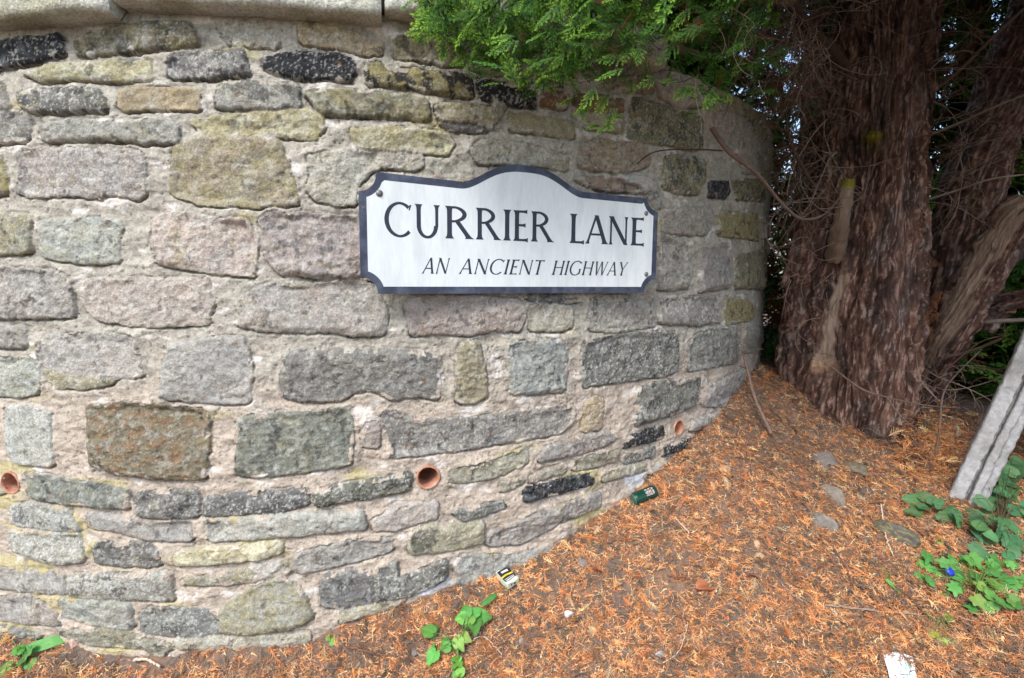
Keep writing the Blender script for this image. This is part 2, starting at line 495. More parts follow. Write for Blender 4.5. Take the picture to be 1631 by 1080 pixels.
def chaikin(q, n=2):
    for _ in range(n):
        a, b = q, np.roll(q, -1, 0)
        t = np.minimum(.12, .0065 / (np.linalg.norm(b - a, axis=1) + 1e-9))[:, None]
        q = np.stack([a * (1 - t) + b * t, a * t + b * (1 - t)], 1).reshape(-1, 2)
    return q

sv = np.concatenate([np.arange(S_L - 1.1, S_L - 0.02, 0.009), np.arange(S_L - 0.02, S_R - 0.35, 0.0029), np.arange(S_R - 0.35, S_R + 0.02, 0.0034),
                     np.arange(S_R + 0.02, S_R + 0.7, 0.012)])
zv = np.arange(-0.25, 1.685, 0.003)
SS, ZZ = np.meshgrid(sv, zv, indexing='ij')
wx = 0.0036 * fbm(SS / 0.035, ZZ / 0.035, 3, 3) + 0.0009 * fbm(SS / 0.007, ZZ / 0.007, 9, 2)
wz = 0.0036 * fbm(SS / 0.035, ZZ / 0.035, 23, 3) + 0.0009 * fbm(SS / 0.007, ZZ / 0.007, 29, 2)
Dm = np.full(SS.shape, -1.0)
Hs = np.zeros(SS.shape)
Cs = np.zeros(SS.shape + (3,))
f1 = fbm(SS / 0.055, ZZ / 0.04, 41, 4)
f2 = fbm(SS / 0.016, ZZ / 0.013, 57, 4, 0.6)
f3 = fbm(SS / 0.11, ZZ / 0.08, 77, 3)
fy = fbm(SS / 0.06, ZZ / 0.045, 91, 4, 0.6)
fs = fbm(SS / 0.045, ZZ / 0.05, 131, 4, 0.65)
fw = fbm(SS / 0.0085, ZZ / 0.0085, 151, 4, 0.75)
fw2 = fbm(SS / 0.035, ZZ / 0.035, 171, 3)
fr = fbm(SS / 0.04, ZZ / 0.03, 191, 4, 0.6)
fg = fbm(SS / 0.09, ZZ / 0.09, 211, 3)
for n, (kind, q) in enumerate(stones):
    rs = np.random.default_rng(100 + n)
    q = chaikin(q, 1)
    i0, i1 = np.searchsorted(sv, [q[:, 0].min() - .05, q[:, 0].max() + .05])
    j0, j1 = np.searchsorted(zv, [q[:, 1].min() - .05, q[:, 1].max() + .05])
    if i1 - i0 < 2 or j1 - j0 < 2: continue
    sl = (slice(i0, i1), slice(j0, j1))
    X, Z = SS[sl] + wx[sl], ZZ[sl] + wz[sl]
    dist = np.full(X.shape, 9.0); ins = np.zeros(X.shape, bool)
    for a, b in zip(q, np.roll(q, -1, 0)):
        e = b - a; w0, w1 = X - a[0], Z - a[1]
        t = np.clip((w0 * e[0] + w1 * e[1]) / (e @ e + 1e-12), 0, 1)
        dist = np.minimum(dist, np.hypot(w0 - t * e[0], w1 - t * e[1]))
        if a[1] != b[1]:
            cr = ((a[1] > Z) != (b[1] > Z)) & (X < (b[0] - a[0]) * (Z - a[1]) / (b[1] - a[1]) + a[0])
            ins ^= cr
    d = np.where(ins, dist, -dist) + 0.0065
    prot = rs.uniform(0.005, 0.014) if kind != 'flatdark' else 0.002
    if kind in ('pale', 'olgr', 'buff'): prot *= 0.7
    w = rs.uniform(0.0018, 0.0045)
    di = np.maximum(d, 0)
    h = prot * (.8 * (1 - np.exp(-di / w)) + .2 * (1 - np.exp(-di / .012))) + np.minimum(di / 0.014, 1) * (rs.uniform(.0015, .0042) * f1[sl] + 0.005 * np.abs(f3[sl]) * rs.choice([-1, 1]))
    h = h + sstep(0, .005, di) * (rs.uniform(.0008, .0022) * f2[sl] - rs.uniform(0, .004) * np.exp(-(f1[sl] / .08) ** 2) * (fg[sl] > 0))
    cx, cz = q.mean(0)
    h = h + np.minimum(di / .02, 1) * ((X - cx) * rs.normal(0, .03) + (Z - cz) * rs.normal(-.04, .07))
    # broken facets
    fa = rs.uniform(0, 6.28); pl = (X - cx) * math.cos(fa) + (Z - cz) * math.sin(fa) + 0.012 * f1[sl]
    h = h - np.minimum(di / .02, 1) * rs.uniform(0, .16) * np.maximum(pl - rs.uniform(-.02, .05), 0)
    base, soot, yel, wht, rus = KIND[kind]
    if cz > 1.12 and kind not in ('soot', 'flatdark'): yel = min(1, yel + .18)
    gk, wk = rs.uniform(.5, 1.5), rs.uniform(.25, 1.1)
    vj = rs.normal(14, 8); hj = rs.normal(0, 1.2, 3)
    c = L(*np.clip(np.array(base) + vj + hj, 20, 240))[None, None] * np.ones(X.shape + (1,))
    c = c * np.clip(1 + 0.17 * gk * f2[sl] + 0.15 * f1[sl] + .13 * fs[sl], .5, 1.6)[..., None]
    lp = sstep(.1, .5, fw2[sl] + .5 * f2[sl] + (wht - .5) * .5)[..., None] * .32
    c = c * (1 - lp) + L(196, 196, 184) * lp
    dk = sstep(.45, .8, fr[sl] * -1 + .4 * fw[sl])[..., None] * .15
    c = c * (1 - dk) + L(84, 82, 78) * dk
    # mineral tint drifting across the face
    c = c * (1 + 0.05 * fg[sl][..., None] * np.array([1.0, 0.1, -0.8]))
    off = rs.uniform(-.25, .25)
    m = sstep(.05, .5, fy[sl] + off + (yel - .5) * 1.3)[..., None] * min(1, yel + .25) * 0.55
    c = c * (1 - m) + L(172, 160, 98) * (0.85 + .3 * f2[sl][..., None]) * m
    m = sstep(-.05, .35, fs[sl] + (soot - .5) * 1.5 + rs.uniform(-.15, .15))[..., None]
    if kind == 'halfsoot':
        m = sstep(.01, -.01, (X - cx) + 0.02 * fs[sl] + .015)[..., None] * sstep(.004, .014, di)[..., None] * .95
    m = m * (0.62 if kind not in ('soot', 'olsoot') else .93)
    c = c * (1 - m) + L(52, 54, 58) * (0.9 + .5 * f2[sl][..., None]) * m
    m = sstep(.0, .5, fr[sl] + (rus - .5) * 1.4)[..., None] * .5
    c = c * (1 - m) + L(150, 102, 52) * m
    m = sstep(.30, .46, fw[sl] * .9 + .35 * fw2[sl] + (wht - .5) * 0.6)[..., None] * 0.55 * wk
    c = c * (1 - m) + L(214, 216, 206) * m
    c = c * .74 + c.mean(-1, keepdims=True) * np.array([1.01, 1.01, .97]) * .26
    # weathered rim: mortar smears and dirt
    up = d > Dm[sl]
    Dm[sl] = np.where(up, d, Dm[sl])
    Hs[sl] = np.where(up & (d > -0.004), h, Hs[sl])
    Cs[sl] = np.where((up & (d > -0.004))[..., None], c, Cs[sl])
# mortar
m1 = fbm(SS / 0.12, ZZ / 0.07, 301, 4); m2 = fbm(SS / 0.012, ZZ / 0.012, 331, 4, .6); m3 = fbm(SS / 0.03, ZZ / 0.022, 351, 3)
Hm = 0.0062 * m1 + 0.0011 * m2 + 0.0020 * m3
crack = np.abs(fbm(SS / 0.16, ZZ / 0.10, 377, 4, .55))
ck = np.exp(-(crack / 0.011) ** 2) * sstep(.0, .35, fbm(SS / .2, ZZ / .2, 388, 2))
Hm -= 0.005 * np.exp(-(crack / 0.012) ** 2) * sstep(.0, .35, fbm(SS / .2, ZZ / .2, 388, 2))
# joint line round the stones: an open crack, deepest under the lower edge, in places filled
gz = np.gradient(Dm, axis=1) / 0.003
jm = np.clip(0.4 + 0.95 * fbm(SS / .07, ZZ / .05, 401, 3), 0, 1.2)
lower = sstep(.1, .9, gz)
Hm -= (0.0045 * jm + 0.017 * lower * np.clip(jm + .45, 0, 1.1)) * np.exp(-((Dm + 0.0006) / 0.0028) ** 2)
Hm += 0.004 * np.exp(-np.maximum(-Dm, 0) / 0.012) * (1 - lower) * np.clip(m1 + .6, 0, 1)
low = sstep(.56, .42, ZZ + 0.05 * m1 + 0.03 * sstep(0, 1.5, SS))
lowp = sstep(.86, .58, ZZ + 0.10 * m1)
cmor = L(186, 181, 168) * (1 - lowp[..., None]) + L(197, 184, 168) * lowp[..., None]
m4 = fbm(SS / .0055, ZZ / .0055, 371, 2)
cmor = cmor * (1 + .10 * m1 + .12 * m2 + .12 * m3 + .12 * m4)[..., None]
pit = sstep(.62, .85, fbm(SS / .011, ZZ / .011, 375, 2))
Hm -= .003 * pit
cmor = cmor * (1 - .45 * pit[..., None])
yg = (sstep(.3, .8, fbm(SS / .25, ZZ / .1, 421, 3) + .55 * sstep(-.4, -1.1, SS) * low - .25 * (1 - low)) * .7)[..., None]
cmor = cmor * (1 - yg) + L(196, 186, 132) * yg
blu = np.zeros_like(SS)
for (bx, by, br_, bh) in ((1020, 772, .075, .035), (690, 935, .07, .03), (1010, 760, .05, .03)):
    bs, bz = to_sz(wall_hit(np.array([bx * 1.]), np.array([by * 1.])))
    blu = np.maximum(blu, sstep(1.1, .5, np.hypot((SS - bs[0]) / br_, (ZZ - bz[0]) / bh) + .35 * fbm(SS / .03, ZZ / .03, 433, 3)))
cmor = cmor * (1 - .8 * blu[..., None]) + L(222, 228, 234) * .8 * blu[..., None]
sal = (sstep(.42, .7, fbm(SS / .09, ZZ / .05, 441, 4)) * .8)[..., None]
cmor = cmor * (1 - sal) + L(232, 226, 218) * sal
drt = (sstep(.35, .8, fbm(SS / .05, ZZ / .05, 461, 4)) * .5)[..., None]
cmor = cmor * (1 - drt) + L(140, 132, 122) * drt
cmor = cmor * (1 - .4 * ck[..., None])
inst = Dm > 0
cmor = cmor * (1 - .16 * sstep(.35, .65, fbm(SS / .02, ZZ / .016, 495, 4, .65))[..., None])
# mortar smeared over the rim of some stones
smear = inst & (Dm < 0.012) & (fbm(SS / .06, ZZ / .05, 481, 4) > .38)
Hf = np.where(inst, Hs, Hm)
Hf = np.where(smear, np.maximum(Hs, .006 + Hm * .3), Hf)
Cf = np.where((inst & ~smear)[..., None], Cs, cmor)
rim = np.exp(-(Dm / 0.0035) ** 2) * np.clip(jm, 0, 1)
Cf = Cf * (1 - .15 * rim[..., None])
Cf = np.clip(Cf, .004, .9)
P = from_sz(SS, ZZ, Hf)
# holes for the drain pipes
pipes = []
for (px, py, r) in ((18, 769, .033), (682, 760, .035), (1080, 681, .030)):
    s, z = to_sz(wall_hit(np.array([px * 1.0]), np.array([py * 1.0])))
    pipes.append((float(s[0]), float(z[0]), r))
hole = np.zeros(SS.shape, bool)
for s, z, r in pipes: hole |= (SS - s) ** 2 + (ZZ - z) ** 2 < (r * 0.93) ** 2
wall = thing('stone_wall', 'curved old stone garden wall of mixed rough blocks in pinkish mortar, under the flat coping', 'wall', (AX, AY, 0))
WO = np.array([AX, AY, 0])
F = grid_faces(len(sv), len(zv))
idx = lambda a: a.ravel()[F]
keep = ~idx(hole).all(1)
st = (idx(inst).sum(1) >= 3) & keep
Pv, Cv = P.reshape(-1, 3) - WO, Cf.reshape(-1, 3)
for nm, sel, mt in (('stonework', st, M_stone), ('mortar', keep & ~st, M_mortar)):
    f = F[sel]; u, inv = np.unique(f, return_inverse=True)
    mk(nm, Pv[u], inv.reshape(f.shape), mt, wall, Cv[u])
del f1, f2, f3, fy, fs, fw, fw2, fr, fg, m1, m2, m3, cmor, Cs, Cf, wx, wz, jm, crack, yg, sal, drt
# drain pipes
for s, z, r in pipes:
    sp = Soup()
    al = A0 - s / R
    nrm = np.array([math.sin(al), math.cos(al), 0]); tg = np.array([-math.cos(al), math.sin(al), 0])
    c0 = from_sz(np.array(s), np.array(z)) - WO
    k = 40; th = np.arange(k) * 2 * np.pi / k
    prof = [(r * .97, -.16), (r * 1.0, -.02), (r * 1.0, .001), (r * .98, .004), (r * .92, .0055), (r * .84, .004), (r * .80, .0), (r * .76, -.08), (r * .75, -.17), (0.001, -.17)]
    V = []
    for j, (rr, dd) in enumerate(prof):
        jit = 1 + 0.025 * np.sin(th * 3 + s * 9) + 0.012 * np.sin(th * 11 + j)
        V.append(c0 + nrm * dd + (rr * jit)[:, None] * (np.cos(th)[:, None] * tg + np.sin(th)[:, None] * np.array([0, 0, 1.])))
    sp.add(np.stack(V, 1).reshape(-1, 3), grid_faces(k, len(prof), True))
    sp.build('drain_pipe', M_terra, wall)
# coping slabs
def coping(sa, sb, zlo, zhi, seed, tilt):
    n = max(12, int((sb - sa) / .006))
    ss = np.linspace(sa, sb, n)
    # profile, bottom back -> lip -> front -> top
    pr = [(-.30, 0), (.0, 0), (.03, .0), (.060, .001), (.068, .006), (.070, .016), (.070, .05), (.069, .075), (.063, .086), (.045, .093), (-.1, .10), (-.30, .10)]
    pr2 = []
    for a, b in zip(pr[:-1], pr[1:]):
        mseg = max(1, int(math.hypot(b[0] - a[0], b[1] - a[1]) / .006)) if a[0] > -.05 else 4
        for t in range(mseg): pr2.append((a[0] + (b[0] - a[0]) * t / mseg, a[1] + (b[1] - a[1]) * t / mseg))
    pr2.append(pr[-1]); pr2 = np.array(pr2)
    A, B = np.meshgrid(ss, np.arange(len(pr2)), indexing='ij')
    h, dz = pr2[B, 0], pr2[B, 1]
    nn = fbm(A / .03 + seed, B * .18, seed, 4) * .0035 + fbm(A / .15 + seed, B * .05, seed + 5, 2) * .005
    endr = 0.012 * (np.exp(-(A - sa) / .010) + np.exp(-(sb - A) / .010))
    h = h + (h > -.02) * (nn - endr * (h > 0.02))
    z = zlo + dz + (A - (sa + sb) / 2) * tilt + nn * .6 * (h > -.02)
    sp = Soup(); V = from_sz(A, z, h) - WO
    nv = len(pr2)
    sp.add(V.reshape(-1, 3), grid_faces(n, nv))
    for e in (0, n - 1):
        c = V[e].mean(0); k = np.arange(nv - 1)
        sp.add(np.concatenate([V[e], [c]]), np.stack([k, k + 1, np.full(nv - 1, nv)], 1))
    sp.build('coping_stone', M_cope, wall)
def s_at(px, py): 
    return float(to_sz(wall_hit(np.array([float(px)]), np.array([float(py)])))[0][0])
sj1, sj2 = s_at(205, 25), s_at(610, 30)
z1 = float(to_sz(wall_hit(np.array([100.]), np.array([45.])))[1][0]); z2 = float(to_sz(wall_hit(np.array([400.]), np.array([27.])))[1][0])
z3 = float(to_sz(wall_hit(np.array([650.]), np.array([37.])))[1][0])
coping(sj1 - 1.3, sj1 - .65, z1 - .01, 0, 5, 0)
coping(sj1 - .645, sj1 - .004, z1, 0, 8, .02)
coping(sj1 + .004, sj2 - .004, z2, 0, 12, 0)
coping(sj2 + .004, s_at(1040, 110), z3, 0, 17, 0.0)
sp = Soup()
for sj, zj in ((sj1, max(z1, z2)), (sj2, max(z2, z3))):
    A_, B_ = np.meshgrid(np.linspace(sj - .022, sj + .022, 9), np.arange(12), indexing='ij')
    h_ = np.interp(B_, [0, 2, 9, 11], [-.2, .038, .038, -.2]); zz_ = zj + np.interp(B_, [0, 2, 9, 11], [.008, .010, .085, .088])
    V = from_sz(A_, zz_, h_ + .004 * fbm(A_ / .01, B_ * .5, 5, 2)) - WO
    sp.add(V.reshape(-1, 3), grid_faces(9, 12), L(96, 88, 76))
sp.build('coping_joint', M_mortar, wall)
# garden soil held up behind the wall
aa = np.linspace(0, 2 * np.pi, 120, endpoint=False); rr = np.linspace(0.02, R - .012, 40)
Ag, Rg = np.meshgrid(aa, rr, indexing='ij')
Vg = np.stack([AX + Rg * np.sin(Ag), AY + Rg * np.cos(Ag), 1.668 + .012 * fbm(Rg * np.sin(Ag) * 3, Rg * np.cos(Ag) * 3, 5)], -1)
tag(mk('terrain', Vg.reshape(-1, 3), grid_faces(120, 40, True), M_soil), kind='structure')

# ------------------------------------------------------------------ ground
cpx = np.array([(0, 1000), (120, 1025), (260, 1045), (400, 1020), (560, 985), (700, 945), (800, 905), (900, 855), (1000, 790), (1080, 720), (1150, 650), (1195, 595)], float)
G = [tuple(p) for p in wall_hit(cpx[:, 0], cpx[:, 1])]
def gp(px, py, Y): G.append(tuple(at(px, py, Y)))
gp(1240, 612, 2.32); gp(1290, 690, 2.14); gp(1400, 757, 1.98); gp(1470, 745, 2.0); gp(1530, 800, 1.8); gp(1631, 800, 1.85)
gp(1120, 760, 1.80); gp(1250, 800, 1.72); gp(1425, 845, 1.64); gp(1631, 900, 1.55)
gp(1000, 930, 1.52); gp(1250, 950, 1.42); gp(1550, 960, 1.42); gp(815, 1080, 1.33); gp(1150, 1080, 1.25); gp(1631, 1080, 1.20); gp(500, 1080, 1.36); gp(100, 1080, 1.36)
G += [(-2.2, 1.5, -.05), (-2.5, 0, -.1), (0, .6, -.06), (0, -1, -.1), (1.5, .4, .02), (2.6, .8, .08), (3.5, 1.8, .2), (2.2, 2.8, .35), (1.6, 3.2, .5), (2.4, 4.5, .4), (3.8, 4, .3), (2, -1, -.05), (-2, -1, -.1), (1.2, 4.0, .5), (1.45, 2.6, .5)]
G = np.array(G)
def tps(r2): return r2 * np.log(r2 + 1e-9)
_n = len(G); _A = np.zeros((_n + 3, _n + 3))
_dd = ((G[:, None, :2] - G[None, :, :2]) ** 2).sum(-1)
_A[:_n, :_n] = tps(_dd) + np.eye(_n) * .012
_A[:_n, _n] = 1; _A[:_n, _n + 1:] = G[:, :2]; _A[_n:, :_n] = _A[:_n, _n:].T
_w = np.linalg.solve(_A, np.concatenate([G[:, 2], np.zeros(3)]))
def gz_(x, y):
    x = np.clip(x, -2.6, 3.8); y = np.clip(y, -1.2, 4.6)
    sh = x.shape; x = x.ravel(); y = y.ravel(); out = _w[_n] + _w[_n + 1] * x + _w[_n + 2] * y
    for i in range(_n): out = out + _w[i] * tps((x - G[i, 0]) ** 2 + (y - G[i, 1]) ** 2)
    return out.reshape(sh)
def gnd(x, y):
    x = np.asarray(x, float); y = np.asarray(y, float)
    near = np.exp(-np.maximum(0, np.hypot(x - .5, y - 1.5) - 3) / 2)
    return gz_(x, y) + near * (.012 * fbm(x / .12, y / .12, 601, 3) + .004 * fbm(x / .02, y / .02, 611, 2))
def on_ground(px, py):
    px = np.atleast_1d(np.asarray(px, float)); py = np.atleast_1d(np.asarray(py, float))
    Ys = np.arange(.8, 3.6, .012); out = []
    for x, y in zip(px, py):
        p = at(np.full(Ys.shape, x), np.full(Ys.shape, y), Ys); below = p[:, 2] < gnd(p[:, 0], p[:, 1])
        out.append(p[np.argmax(below)] if below.any() else p[-20])
    return np.array(out)
gx = np.concatenate([np.linspace(-80, -8, 8), np.linspace(-6, -2.4, 8), np.arange(-2.2, 3.2, .014), np.linspace(3.4, 8, 10), np.linspace(12, 80, 8)])
gy = np.concatenate([np.linspace(-80, -8, 8), np.linspace(-6, .4, 14), np.arange(.6, 3.4, .014), np.linspace(3.5, 8, 12), np.linspace(12, 80, 8)])
GX, GY = np.meshgrid(gx, gy, indexing='ij')
gf = grid_faces(len(gx), len(gy))
inside = (np.hypot(GX - AX, GY - AY) < R - .12).ravel()
gf = gf[~inside[gf].all(1)]
tag(mk('ground', np.stack([GX, GY, gnd(GX, GY)], -1).reshape(-1, 3), gf, M_soil), kind='structure')

# ---- dry needle litter: curled scale-leaf sprigs, many thousands
def sprig(seed):
    r = np.random.default_rng(seed); sp = Soup()
    def rib(p0, ang, ln, w, bend, lift):
        n = 5; t = np.linspace(0, 1, n)
        a = ang + bend * t; st = ln / (n - 1)
        x = p0[0] + np.concatenate([[0], np.cumsum(np.cos(a[:-1]) * st)]); y = p0[1] + np.concatenate([[0], np.cumsum(np.sin(a[:-1]) * st)])
        z = p0[2] + lift * t * t * ln + .0 * t
        ww = w * (1 - .65 * t)
        nx, ny = -np.sin(a) * ww, np.cos(a) * ww
        V = np.stack([np.stack([x + nx, y + ny, z - w * .3], -1), np.stack([x, y, z + w * .4], -1), np.stack([x - nx, y - ny, z - w * .3], -1)], 1)
        sp.add(V.reshape(-1, 3), grid_faces(n, 3))
        return np.stack([x, y, z], -1)
    ln = r.uniform(.010, .026)
    m = rib((-ln / 2, 0, 0), r.normal(0, .2), ln, r.uniform(.0006, .0010), r.normal(0, .9), r.normal(.1, .25))
    for k in range(r.integers(1, 6)):
        rib(m[r.integers(0, 4)], r.choice([-1, 1]) * r.uniform(.4, .9), r.uniform(.005, .011), .00075, r.normal(0, .8), r.normal(.2, .3))
    return np.concatenate(sp.v), np.concatenate(sp.f)
LIT = [np.array(c) for c in (L(216, 148, 100, 1), L(226, 166, 116, 1), L(206, 132, 88, 1), L(180, 122, 88, 1), L(234, 192, 144, 1), L(142, 112, 94, 1), L(118, 104, 96, 1), L(212, 186, 156, 1))]
LIT = [c * 1.12 * np.array([.95, 1.0, .93]) for c in LIT]
def litter(n, sampler, name, label, seed, big=1.0, pdark=.22):
    r = np.random.default_rng(seed); vs, fs_, cs, off = [], [], [], 0
    x, y, lift = sampler(r, n)
    n = len(x); z = gnd(x, y)
    e = .01; nx = -(gnd(x + e, y) - z) / e; ny = -(gnd(x, y + e) - z) / e
    N = np.stack([nx, ny, np.ones(n)], -1) + r.normal(0, .32, (n, 3)); N /= np.linalg.norm(N, axis=1)[:, None]
    a = r.uniform(0, 6.283, n); X = np.stack([np.cos(a), np.sin(a), np.zeros(n)], -1)
    X = X - N * (X * N).sum(1)[:, None]
    Rm = frame(X, N) * (r.uniform(.7, 1.35, n) * big)[:, None, None]
    T = np.stack([x, y, z + lift], -1)
    w = np.array([.25, .2, .17, .12, .08, pdark * .45, pdark * .55, .05]); w /= w.sum()
    old = r.random(n) < .6 * sstep(.12, .6, fbm(x / .09, y / .09, 731, 4) + .25 * fbm(x / .35, y / .35, 737, 2))
    ci = r.choice(8, n, p=w); ci = np.where(old, r.choice([3, 5, 6, 6, 2], n), ci); cc = np.array(LIT)[ci] * r.uniform(.5, 1.35, (n, 1))
    var = np.where((old & (r.random(n) < .12)) | (r.random(n) < .22 * np.exp(-((x - .98) / .16) ** 2 - ((y - 2.0) / .25) ** 2)), r.integers(14, 20, n), np.where(r.random(n) < .045, r.integers(20, 24, n), r.integers(0, 14, n)))
    cc = np.where(((var > 13) & (var < 20))[:, None], np.array(L(150, 126, 108)) * r.uniform(.5, 1.2, (n, 1)), cc)
    for k in range(24):
        tv, tf = SPR[k]; s = var == k
        V, Fc, C = stamp(tv, tf, None, Rm[s], T[s], np.broadcast_to(cc[s][:, None], (s.sum(), len(tv), 3)))
        vs.append(V); fs_.append(Fc + off); cs.append(C); off += len(V)
    return tag(mk(name, np.concatenate(vs), np.concatenate(fs_), M_litter, None, np.concatenate(cs)), label, 'leaf litter', kind='stuff')
def strand(seed):
    r = np.random.default_rng(seed); ln = r.uniform(.035, .075); t = np.linspace(0, 1, 6); q = np.stack([(t - .5) * ln, np.cumsum(r.normal(0, .12, 6)) * ln * .25, .004 + .12 * ln * np.sin(t * 3) * r.random()], -1)
    return tube(catmull(q, 9), np.linspace(.0009, .0004, 9), 4, False)
SPR = [sprig(900 + k) for k in range(14)] + [strand(950 + k) for k in range(6)]
def dry_frond(seed):
    r = np.random.default_rng(seed); sp = Soup(); ln = r.uniform(.03, .05); n = 10
    t = np.linspace(0, 1, n); ax_ = np.stack([(t - .5) * ln, .25 * ln * t * t * r.normal(), .004 * np.sin(t * 3)], -1)
    V, F_ = tube(ax_, np.linspace(.0009, .0006, n), 4, False); sp.add(V, F_)
    for i in range(1, n - 1):
        for sg in (-1, 1):
            l2 = ln * .42 * (1 - t[i]) * r.uniform(.6, 1.1) + .003; a = sg * r.uniform(.5, .9); u = np.linspace(0, 1, 4)
            q = ax_[i] + np.stack([np.cos(a) * l2 * u, np.sin(a) * l2 * u, l2 * .35 * u * u * r.normal()], -1)
            V, F_ = tube(q, np.linspace(.0009, .0005, 4), 3, False); sp.add(V, F_)
    return np.concatenate(sp.v), np.concatenate(sp.f)
SPR += [dry_frond(970 + k) for k in range(4)]
def samp(r, n):
    px = np.where(r.random(n * 2) < .82, r.uniform(-60, 1700, n * 2), r.uniform(-500, 2400, n * 2)); Y = r.uniform(1.0, 2.7, n * 2)
    x = (px - PW / 2) / FPX * Y; y = Y
    wall_d = np.hypot(x - AX, y - AY) - R
    soil = fbm(x / .16, y / .16, 701, 3) + .3 * fbm(x / .05, y / .05, 705, 2)
    lf = sstep(-.2, -1.0, x) * sstep(.06, .015, wall_d)         # bare strip along the foot of the wall at the left
    cen = np.exp(-(((x - .47) / .20) ** 2 + ((y - 1.52) / .12) ** 2)) * .85 * sstep(-.4, .3, fbm(x / .05, y / .05, 741, 3))
    keep = (wall_d > .006) & (r.random(n * 2) < np.clip(1.05 - sstep(.2, .85, soil) * .42 - lf * .8 - cen, .06, 1) * np.clip(1.6 / Y, .4, 1))
    x, y = x[keep][:n], y[keep][:n]
    return x, y, np.abs(r.normal(0, .0045, len(x))) + .001
litter(104000, samp, 'needle_litter', 'thick carpet of orange-brown fallen conifer needles over the sloping soil', 77, 1.0, .42)

# ------------------------------------------------------------------ the sign
cs_ = wall_hit(np.array([808.]), np.array([380.]))[0]
na = math.atan2(cs_[0] - AX, cs_[1] - AY) - 0.04
SN = np.array([math.sin(na), math.cos(na), 0]); STg = np.array([-math.cos(na), math.sin(na), 0])
SC0 = cs_ + SN * 0.036
SC0[2] = CAM_Z
def sign_uv(px, py):
    d = px_ray(np.asarray(px, float), np.asarray(py, float)); o = np.array([0, 0, CAM_Z])
    t = ((SC0 - o) @ SN) / (d @ SN); q = o + d * t[..., None]
    return (q - SC0) @ STg, q[..., 2] - SC0[2]
sign = thing('street_sign', 'white street name plate with navy border and arched top, screwed to the stone wall', 'sign', tuple(SC0))
def sp3(u, v, h=0.0):
    u = np.asarray(u, float); v = np.asarray(v, float)
    return u[..., None] * STg + v[..., None] * np.array([0, 0, 1.]) + (np.asarray(h, float) * np.ones(u.shape))[..., None] * SN
uL, uR = -.415, .500; vB, vT = -.0445, .252; uC = (uL + uR) / 2 - .005
def outline(ins):
    """plate outline: concave notches at the corners, arch in the middle of the top"""
    l, r, b = uL + ins, uR - ins, vB + ins
    nr = .043
    pts = []
    def notch(cx, cy, a0, a1):
        rad = nr + ins * .9 if ins else nr
        for a in np.linspace(a0, a1, 10): pts.append((cx + rad * math.cos(a), cy + rad * math.sin(a)))
    nl = nr
    notch(uL, vB, math.pi / 2 - math.asin(min(1, ins / (nr + ins * .9))), math.asin(min(1, ins / (nr + ins * .9))))
    k = math.asin(min(1, ins / (nr + ins * .9)))
    notch(uR, vB, math.pi - k, math.pi / 2 + k)
    notch(uR, vT, -math.pi / 2 - k, -math.pi + k)
    for u in np.linspace(uR - nr - ins - .002, uL + nr + ins + .002, 110):
        x = (u - uC) / (.192 - ins * .15)
        bump = 0.5 * (1 + math.cos(math.pi * min(1, abs(x)) ** 1.42))
        flat = .2515 + (.007 * max(0, (-.145 - u) / .24) if u < uC else -.004 * max(0, (u - .215) / .24))
        pts.append((u, flat - ins + .0575 * bump))
    notch(uL, vT, -k, -math.pi / 2 + k)
    return np.array(pts)
def plate(name, O, h0, h1, mt):
    n = len(O); c = O.mean(0)
    # fan from a vertical strip of inner points: plate is nearly convex, triangulate with Blender
    import bmesh
    bm = bmesh.new()
    top = [bm.verts.new(p) for p in sp3(O[:, 0], O[:, 1], h1)]
    bot = [bm.verts.new(p) for p in sp3(O[:, 0], O[:, 1], h0)]
    bm.faces.new(top); bm.faces.new(bot[::-1])
    for i in range(n): bm.faces.new((top[i], bot[i], bot[(i + 1) % n], top[(i + 1) % n]))
    bmesh.ops.recalc_face_normals(bm, faces=bm.faces)
    me = bpy.data.meshes.new(name); bm.to_mesh(me); bm.free(); me.materials.append(mt)
    o = bpy.data.objects.new(name, me); COL.objects.link(o); o.parent = sign
    return o
plate('border_plate', outline(0), -.0035, 0.0, M_navy)
plate('white_face', outline(.0185), 0.0003, .0011, M_white)
for (u, v) in ((uL + .07, .13), (uL + .07, .01), (uR - .07, .13), (uR - .07, .01)):   # spacers behind the plate
    V, Fc = tube(sp3(np.array([u, u]), np.array([v, v]), np.array([-.05, -.004])), .012, 12); mk('spacer', V, Fc, M_bolt, sign)

class Glyph:
    def __init__(s): s.q = []
    def stem(s, x0, y0, x1, y1, w, f0=1, f1=1, fl=.9):
        n = 15; t = np.linspace(0, 1, n); ln = math.hypot(x1 - x0, y1 - y0)
        ww = w / 2 * (1 + fl * (f0 * np.exp(-t * ln / .045) + f1 * np.exp(-(1 - t) * ln / .045)))
        if y0 != y1:
            X = x0 + (x1 - x0) * t; Y = y0 + (y1 - y0) * t
            k = ln / abs(y1 - y0)
            s.q.append((np.stack([X - ww * k, Y], 1), np.stack([X + ww * k, Y], 1)))
        else:
            X = x0 + (x1 - x0) * t; Y = y0 + 0 * t
            s.q.append((np.stack([X, Y - ww], 1), np.stack([X, Y + ww], 1)))
    def arc(s, cx, cy, rx, ry, a0, a1, wt, wn):
        a = np.radians(np.linspace(a0, a1, 36)); w = wn + (wt - wn) * np.abs(np.cos(a)) ** 1.3
        s.q.append((np.stack([cx + (rx - w) * np.cos(a), cy + (ry - w * .9) * np.sin(a)], 1), np.stack([cx + rx * np.cos(a), cy + ry * np.sin(a)], 1)))
